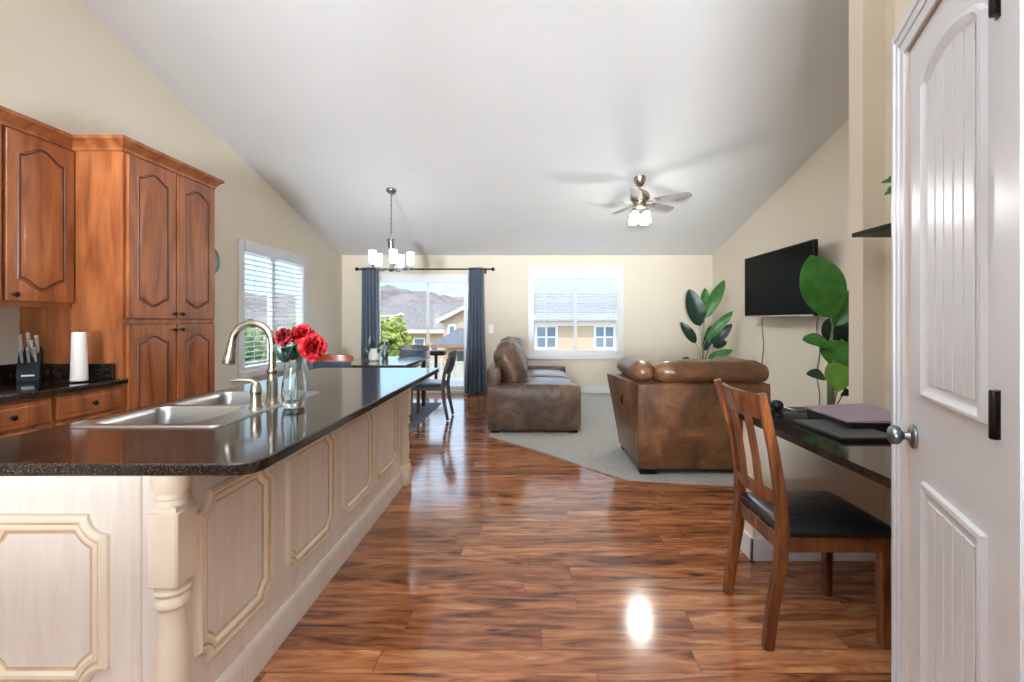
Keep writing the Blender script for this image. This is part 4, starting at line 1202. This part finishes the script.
p2 = Vector((2.36, 3.72, 0))
pl = planter('tall_potted_plant', 'tall plant with one big upright leaf half hidden by the nook wall beside the desk', p2.x, p2.y, .012, .16, .30)
for bx, by, tx, ty, wd_, mt, dd, nrm in (
        (831, 318, 811, 255, 41, 'leaf', 0, (-.3, -1, .1)), (834, 326, 853, 290, 22, 'leaf', .1, (-.5, -1, .3)), (836, 348, 829, 318, 30, 'leaf_dark', .25, (0, -1, .2)),
        (846, 344, 852, 322, 30, 'leaf_dark', .28, (0, -1, .2)), (830, 346, 802, 340, 19, 'leaf', -.1, (-.2, -.7, .7)), (841, 341, 833, 366, 34, 'leaf', -.12, (-.2, -1, .35)),
        (845, 342, 853, 376, 26, 'leaf', -.02, (.1, -1, .3)), (834, 362, 838, 392, 24, 'leaf_light', -.25, (-.1, -1, .3)), (825, 378, 806, 374, 12, 'leaf_dark', -.15, (-.2, -.8, .6)),
        (850, 356, 866, 330, 24, 'leaf', .1, (.1, -1, .3)), (842, 396, 846, 388, 9, 'leaf_dark', -.2, (0, -1, .3))):
    off = Vector(((bx - 838) * .0012, 0, .27))
    frond(pl, p2 + off, at(bx, by, D2 + dd), at(tx, ty, D2 + dd * 1.2), wd_ * D2 / F, mt, nrm, .02, .16, .5 if wd_ > 28 else .45, .015, .008)

# ---- television, wall mount and cords
TVX = 3.06
tv = thing('television', 'black flat television mounted on the right wall', 'television', (TVX + .05, 5.88, 1.35))
ty0, ty1, tz0, tz1 = 5.07, 6.70, 1.355, 2.185
m = MB(30); m.box(TVX, TVX + .05, ty0, ty1, tz0, tz1, .006, 2); m.box(TVX + .045, TVX + .085, ty0 + .3, ty1 - .3, tz0 + .1, tz1 - .25, .01, 2); part('housing', m, M['black'], tv)
m = MB(); m.box(TVX - .002, TVX + .001, ty0 + .014, ty1 - .014, tz0 + .02, tz1 - .014); part('screen', m, M['screen'], tv)
m = MB(); m.box(TVX - .0025, TVX - .0005, ty0 + .006, ty1 - .006, tz0 + .002, tz0 + .016); part('lower_bezel', m, M['steel'], tv)
m = MB(); m.box(TVX + .08, XR, 5.75, 6.05, 1.65, 1.95, .004, 1); part('wall_mount', m, M['black'], tv)
for nm, lab, y, z0, z1, amp in (('power_cord', 'thin grey cord hanging from the far end of the television', 6.60, .30, 1.36, .02), ('power_cord', 'thin grey cord hanging from the near end of the television down behind the desk plant', 5.33, .30, 1.36, .03)):
    m = MB(60); m.tube([(XR - .012, y + amp * math.sin(k * .9), z1 + (z0 - z1) * k / 14) for k in range(15)], .006, 8)
    single(nm, m, M['grey_nickel'], lab, 'cord', 'cords below the television')

# ================================================================== desk nook
DKX, DZ1 = 1.162, .79
m = MB(30)
pts = [(DKX, 1.425), (NX - .002, 1.425), (NX - .002, NY0 - .002), (1.810, NY0 - .002), (1.810, 2.80)]
rr = .06
for k in range(7):
    a = R(90 + 15 * k); pts.append((DKX + rr + rr * math.cos(a), 2.80 - rr + rr * math.sin(a)))
m.prism(pts, .757, DZ1, None, .004)
single('desk_worktop', m, M['granite'], 'dark speckled granite desk top built into the nook at right', 'desk')
# laptop
lt = thing('laptop', 'closed space grey laptop on the granite desk', 'laptop', (1.44, 2.165, DZ1))
m = MB(30); m.box(1.315, 1.565, 1.985, 2.345, DZ1 + .002, DZ1 + .012, .004, 2); part('base', m, M['black'], lt)
m = MB(30); m.box(1.315, 1.565, 1.985, 2.345, DZ1 + .0125, DZ1 + .019, .003, 2); part('lid', m, M['laptop'], lt)
m = MB(); m.lathe([(.020, 0), (.020, .0006)], (1.435, 2.16, DZ1 + .0188), 24)
o = part('logo', m, M['bronze'], lt, label='small dark round logo')
m = MB(30); m.box(1.47, 1.78, 2.14, 2.50, DZ1 + .001, DZ1 + .044, .004, 1)
single('black_binder', m, M['black'], 'black binder under the mauve folder on the desk', 'binder')
fo = thing('mauve_folder', 'mauve folder lying on the black binder at the back of the desk', 'folder', (1.62, 2.32, DZ1 + .045), R(-3))
m = MB(25); m.rings([[(-.16, -.18, 0), (.16, -.18, 0), (.16, .18, .0), (-.16, .18, .0)], [(-.16, -.18, .006), (.16, -.18, .016), (.16, .18, .030), (-.16, .18, .012)]], True, True); part('cover', m, M['mauve'], fo, False)
m = MB(); m.box(-.165, -.155, .04, .10, .002, .010); part('tab', m, M['orange'], fo, False, 'orange tab')
# small black gadget with a wire at the far end
gd = thing('desk_gadget', 'small black rounded gadget with a thin wire at the far end of the desk', 'gadget', (1.415, 2.70, DZ1))
m = MB(60); m.rbox((1.385, 2.665, DZ1), (1.45, 2.735, DZ1 + .055), .028, 5); part('body', m, M['black'], gd)
m = MB(60); m.tube([(1.45, 2.70, DZ1 + .02), (1.475, 2.69, DZ1 + .012), (1.50, 2.67, DZ1 + .004), (1.54, 2.66, DZ1 + .004), (1.60, 2.68, DZ1 + .004)], .003, 6); part('wire', m, M['grey_nickel'], gd)

# ---- shelf with a trailing plant
sh = thing('wall_shelf', 'black floating shelf high on the nook wall above the desk', 'shelf', (1.80, 2.0, 1.742))
m = MB(30); m.box(1.675, NX - .001, 1.55, 2.45, 1.735, 1.757, .003, 1); part('board', m, M['black'], sh)
m = MB(30); m.box(NX - .02, NX - .001, 1.6, 2.4, 1.700, 1.735, .003, 1); part('wall_cleat', m, M['black'], sh)
iv = planter('trailing_plant', 'small green leafy plant on the black shelf, mostly hidden by the pantry wall', 1.80, 2.02, 1.757, .06, .11)
rnd = random.Random(4)
tips = [at(881, 183, 2.05), at(884, 195, 2.03), at(888, 178, 2.05), at(887, 190, 2.0), at(893, 180, 2.04), at(898, 172, 2.0), at(905, 185, 1.95)] + [Vector((1.80 + .16 * math.cos(a), 2.02 + .16 * math.sin(a), 1.90 + .1 * math.sin(a * 3))) for a in (0.3, .9, 1.6, 2.2, 4.2, 5.0, 5.7)]
for k, tp in enumerate(tips):
    b0 = Vector((1.80, 2.02, 1.84)); br = b0.lerp(tp, .7) + Vector((0, 0, .02))
    m = MB(60); m.tube([b0, b0.lerp(br, .5) + Vector((0, 0, .03)), br], .002, 6); part('stem', m, M['stem'], iv)
    m = MB(80); leaf_shape(m, br, tp, .035, (-.4, -.6, .6), .008); part('leaf', m, M['leaf'], iv)

# ---- wooden desk chair (faces +x)
dc = thing('desk_chair', 'wooden slat-back chair with a black leather seat at the granite desk', 'chair', (1.16, 2.05, 0))
ya, yb = 1.868, 2.245
for y, tx, zt in ((ya, .918, 1.012), (yb, .895, 1.02)):
    m = MB(30); m.strip([(.945, y, 0), (.962, y, .15), (.992, y, .32), (1.004, y, .46), (.998, y, .58), (.968, y, .78), (tx, y, zt)], [.042, .046, .050, .050, .044, .038, .032], .034, (0, 1, 0)); part('leg', m, M['chairwood'], dc)
for y in (ya + .01, yb - .01):
    m = MB(30); m.strip([(1.412, y, 0), (1.412, y, .2), (1.410, y, .44)], [.034, .040, .044], .04, (0, 1, 0)); part('leg', m, M['chairwood'], dc)
m = MB(30)
for q in ((1.02, 1.41, ya - .008, ya + .014), (1.02, 1.41, yb - .014, yb + .008)): m.box(*q, .382, .445, .003, 1)
m.box(1.397, 1.425, ya + .014, yb - .014, .382, .445, .003, 1); m.box(.99, 1.018, ya + .014, yb - .014, .382, .445, .003, 1)
part('seat_frame', m, M['chairwood'], dc)
m = MB(60); m.rbox((.995, ya - .022, .440), (1.45, yb + .022, .488), .024, 8, (.0, 0, .014))
for v in m.b.verts:
    k = (v.co.x - 1.0) / .43
    v.co.y += (v.co.y - 2.056) * .10 * (k - .4)
part('seat', m, M['dark_leather'], dc)
def curved_rail(z0, z1, x0, x1, bow, th):
    mb = MB(30); rows = []
    for i in range(15):
        s_ = i / 7 - 1; y = 2.056 + s_ * (yb - ya - .03) / 2
        b = -bow * (1 - s_ * s_)
        rows.append([(x0 + b - th / 2, y, z0), (x0 + b + th / 2, y, z0), (x1 + b + th / 2, y, z1), (x1 + b - th / 2, y, z1)])
    mb.rings(rows, True, True); return mb
part('top_rail', curved_rail(.905, 1.008, .940, .912, .028, .022), M['chairwood'], dc)
part('lower_rail', curved_rail(.565, .615, .994, .985, .030, .022), M['chairwood'], dc)
for yc in (1.962, 2.10):
    m = MB(30); m.strip([(.958, yc, .60), (.944, yc, .72), (.925, yc, .83), (.905, yc, .925)],   .012, .054, (0, 1, 0)); part('slat', m, M['chairwood'], dc)
# ================================================================== outside
GZ = -1.9
m = MB(); m.box(-250, 250, YF + .2, 650, GZ - .3, GZ); m.box(-250, XL - .2, -40, YF + .2, GZ - .3, GZ)
struct('ground', m, M['ground'], 'dry sunny yard outside', 'ground')
m = MB(80)
nx, ny = 90, 26; grid = []
for j in range(ny + 1):
    row = []
    for i in range(nx + 1):
        x = -420 + 840 * i / nx; y = 240 + 330 * j / ny
        prof_ = min(1, max(0, (y - 240) / 200)) ** 1.2
        h = 41 * prof_ * (0.72 + .55 * noise.noise(Vector((x * .009 + 3, y * .004, 0))) + .35 * noise.noise(Vector((x * .025, y * .022, 5)))) + 3 * noise.noise(Vector((x * .08, y * .07, 1)))
        row.append(m.b.verts.new((x, y, GZ - 1 + max(0, h))))
    grid.append(row)
for j in range(ny):
    for i in range(nx): m.b.faces.new((grid[j][i], grid[j][i + 1], grid[j + 1][i + 1], grid[j + 1][i]))
struct('hills', m, M['hill'], 'dry mauve hills along the horizon', 'hills')
m = MB(); m.box(-3.6, 1.0, YF + .14, 11.0, -.16, -.04)
for x in (-3.5, .9):
    m.box(x - .06, x + .06, 10.8, 10.92, GZ, -.16)
single('deck', m, M['deck'], 'grey deck outside the sliding glass door', 'deck')
st = thing('bar_stool', 'black pedestal stool on the deck outside the sliding door', 'stool', (-1.97, 10.0, -.04))
m = MB(50); m.rbox((-2.13, 9.84, .57), (-1.79, 10.16, .68), .04, 4); part('seat', m, M['black'], st)
m = MB(50); m.tube([(-2.0, 10, -.03), (-2.0, 10, .58)], .035, 12); part('pedestal', m, M['black'], st)
m = MB(50); m.lathe([(.22, -.04), (.22, -.025), (.05, .0), (.03, .0)], (-2.0, 10, 0), 24); part('foot_plate', m, M['black'], st)
fn = thing('vinyl_fence', 'white vinyl fence in the yard beyond the sliding door', 'fence', (-4, 16, GZ))
for k in range(7):
    x = -9 + 2.0 * k
    m = MB(); m.box(x - .06, x + .06, 15.94, 16.06, GZ, .0, .01, 1); part('fence_post', m, M['fence'], fn)
    if k < 6:
        m = MB()
        for q in range(5): m.box(x + .07 + q * .372, x + .07 + q * .372 + .360, 15.98, 16.02, GZ + .05, -.10, .004, 1)
        m.box(x + .06, x + 1.94, 15.97, 16.03, -.16, -.08, .004, 1); part('fence_panel', m, M['fence'], fn)
def win(parent, x0, x1, y, z0, z1, bars=1, shutters=False):
    m = MB(); f = .09
    m.box(x0 - f, x1 + f, y - .05, y + .02, z0 - f, z0); m.box(x0 - f, x1 + f, y - .05, y + .02, z1, z1 + f); m.box(x0 - f, x0, y - .05, y + .02, z0, z1); m.box(x1, x1 + f, y - .05, y + .02, z0, z1)
    for k in range(1, bars + 1):
        x = x0 + (x1 - x0) * k / (bars + 1); m.box(x - .035, x + .035, y - .05, y + .02, z0, z1)
    for z in (z0 + (z1 - z0) * .5,): m.box(x0, x1, y - .035, y + .02, z - .02, z + .02)
    o = part('window', m, M['white'], parent)
    m = MB(); m.box(x0, x1, y - .02, y - .005, z0, z1); part('pane', m, M['winglass'], o)
def house(label, x0, x1, y0, y1, ze, zr, wallm, gable_front=True, windows=(), eave=.45, peak=None, roofm='roof', fasc='gutter'):
    h = thing('house', label, 'house', ((x0 + x1) / 2, (y0 + y1) / 2, GZ), 0, 'neighbouring houses')
    pk = peak if peak is not None else (x0 + x1) / 2
    m = MB()
    if gable_front: m.prism([(x0, GZ), (x1, GZ), (x1, ze), (pk, zr), (x0, ze)], y0, y1, frame((0, 0, 0), (1, 0, 0), (0, 0, 1), (0, 1, 0)))
    else: m.prism([(y0, GZ), (y1, GZ), (y1, ze), ((y0 + y1) / 2, zr), (y0, ze)], x0, x1, frame((0, 0, 0), (0, 1, 0), (0, 0, 1), (1, 0, 0)))
    part('wall', m, M[wallm], h)
    m = MB(); th = .18
    if gable_front:
        sl, sr = (zr - ze) / (pk - x0), (zr - ze) / (x1 - pk)
        a, b = (x0 - eave, ze - eave * sl), (x1 + eave, ze - eave * sr)
        m.prism([a, (pk, zr), b, (b[0], b[1] + th), (pk, zr + th), (a[0], a[1] + th)], y0 - eave, y1 + eave, frame((0, 0, 0), (1, 0, 0), (0, 0, 1), (0, 1, 0)))
    else:
        s_ = (zr - ze) / ((y1 - y0) / 2); ymid = (y0 + y1) / 2
        a, b = (y0 - eave, ze - eave * s_), (y1 + eave, ze - eave * s_)
        m.prism([a, (ymid, zr), b, (b[0], b[1] + th), (ymid, zr + th), (a[0], a[1] + th)], x0 - eave, x1 + eave, frame((0, 0, 0), (0, 1, 0), (0, 0, 1), (1, 0, 0)))
    part('roof', m, M[roofm], h)
    m = MB()
    if gable_front:
        for p, q, s_ in ((a, (pk, zr), 1), ((pk, zr), b, -1)):
            m.prism([(p[0], p[1] - .04), (q[0], q[1] - .04), (q[0], q[1] + th - .02), (p[0], p[1] + th - .02)], y0 - eave - .03, y0 - eave, frame((0, 0, 0), (1, 0, 0), (0, 0, 1), (0, 1, 0)))
    else: m.box(x0 - eave, x1 + eave, a[0] - .03, a[0], a[1] - .06, a[1] + th)
    part('fascia', m, M[fasc], h)
    for wv in windows: win(h, *wv)
    return h
# house seen through the right window: siding, two windows, grey roof
house('tan sided neighbouring house seen through the far window', -.35, 7.5, 18.2, 21.4, 1.60, 2.30, 'tan', False, ((.28, .98, 18.2, .29, 1.06, 1), (2.55, 3.22, 18.2, .29, 1.06, 1)), .5)
# gabled tan house at the right of the sliding door
hA = house('tan gabled neighbouring house at the right of the sliding door view', -4.05, -1.3, 22, 30, 1.36, 1.95, 'tanhouse', True, ((-3.75, -3.55, 22, .35, 1.05, 0), (-3.4, -2.9, 22, -1.1, -.1, 0)), .28, peak=-2.9)
m = MB(10); zb_ = .33
m.rings([[(-4.05, 19.2, zb_ - .10), (-1.75, 19.2, zb_ - .10), (-1.75, 22, zb_ - .10), (-4.05, 22, zb_ - .10)], [(-4.05, 19.2, zb_), (-1.75, 19.2, zb_), (-1.75, 22, zb_), (-4.05, 22, zb_)], [(-3.2, 20.9, .98), (-2.7, 20.9, .98), (-2.7, 21.3, .98), (-3.2, 21.3, .98)]], True, True)
part('patio_roof', m, M['roof_blue'], hA)
m = MB(); m.box(-4.08, -1.72, 19.12, 19.2, zb_ - .12, zb_ - .02); part('patio_fascia', m, M['fascia'], hA)
for x in (-3.95, -1.9):
    m = MB(); m.box(x - .09, x + .09, 19.3, 19.48, GZ, zb_ - .1); part('patio_post', m, M['tanhouse'], hA)
house('grey roofed neighbouring house in the middle of the sliding door view', -8.4, -4.9, 31, 40, .75, 2.45, 'tanhouse', False, ((-7.6, -7.0, 31, -.9, .1, 0),), .5)
house('pale neighbouring house behind the yellow-green tree', -13.4, -9.4, 42, 50, 1.0, 1.9, 'offwhite', True, (), .4)
house('distant pale house at the foot of the hills, left', -26, -17, 70, 76, 2.2, 3.3, 'offwhite', False, (), .5)
house('distant pale house at the foot of the hills, right', -15, -8.5, 76, 82, 2.2, 3.3, 'offwhite', False, (), .5)
house('distant pale house at the foot of the hills beyond the gabled roof', -6.5, 2, 72, 78, 2.2, 3.2, 'offwhite', False, (), .5)
def tree(label, x, y, z0, ztop, r, n, mat, leafsz, seed, cat='tree'):
    t = thing('tree', label, cat, (x, y, z0), 0)
    rnd = random.Random(seed)
    m = MB(60); zc = ztop - r
    m.tube([(x, y, z0), (x + .05, y, (z0 + zc) / 2), (x, y, zc + r * .3)], [.16, .12, .05], 10)
    for k in range(6):
        a = k * 1.05; m.tube([(x, y, zc - r * .5), (x + r * .35 * math.cos(a), y + r * .35 * math.sin(a), zc - r * .1), (x + r * .7 * math.cos(a), y + r * .7 * math.sin(a), zc + r * .25)], [.05, .035, .015], 6)
    part('trunk', m, M['bark'], t)
    m = MB(10)
    blobs = [(rnd.uniform(-.55, .55) * r, rnd.uniform(-.55, .55) * r, rnd.uniform(-.6, .55) * r, rnd.uniform(.3, .5) * r) for _ in range(14)]
    for _ in range(n):
        bx, by, bz, br = rnd.choice(blobs)
        d = Vector((rnd.gauss(0, 1), rnd.gauss(0, 1), rnd.gauss(0, 1))).normalized() * br * rnd.uniform(.7, 1.05)
        c = Vector((x + bx, y + by, zc + bz)) + d
        a = Vector((rnd.gauss(0, 1), rnd.gauss(0, 1), rnd.gauss(0, .6))).normalized(); b = a.orthogonal().normalized()
        s_ = leafsz * rnd.uniform(.6, 1.3)
        m.b.faces.new([m.b.verts.new(c + a * s_), m.b.verts.new(c + b * s_ * .5), m.b.verts.new(c - a * s_), m.b.verts.new(c - b * s_ * .5)])
    part('foliage', m, M[mat], t)
tree('yellow-green leafy tree at the left of the sliding door view', -5.3, 17.2, GZ, 1.62, 1.05, 2600, 'foliage', .11, 1)
tree('green tree seen low through the blind of the left wall window, near', -8.6, 13.2, GZ, 1.75, 1.7, 2600, 'foliage2', .12, 2)
tree('green tree seen through the blind of the left wall window, farther', -12.5, 18.0, GZ, 2.4, 2.0, 2600, 'foliage2', .13, 3)
tree('green tree seen through the left wall window toward the room corner', -9.4, 22.0, GZ, 2.0, 1.9, 2200, 'foliage2', .13, 5)
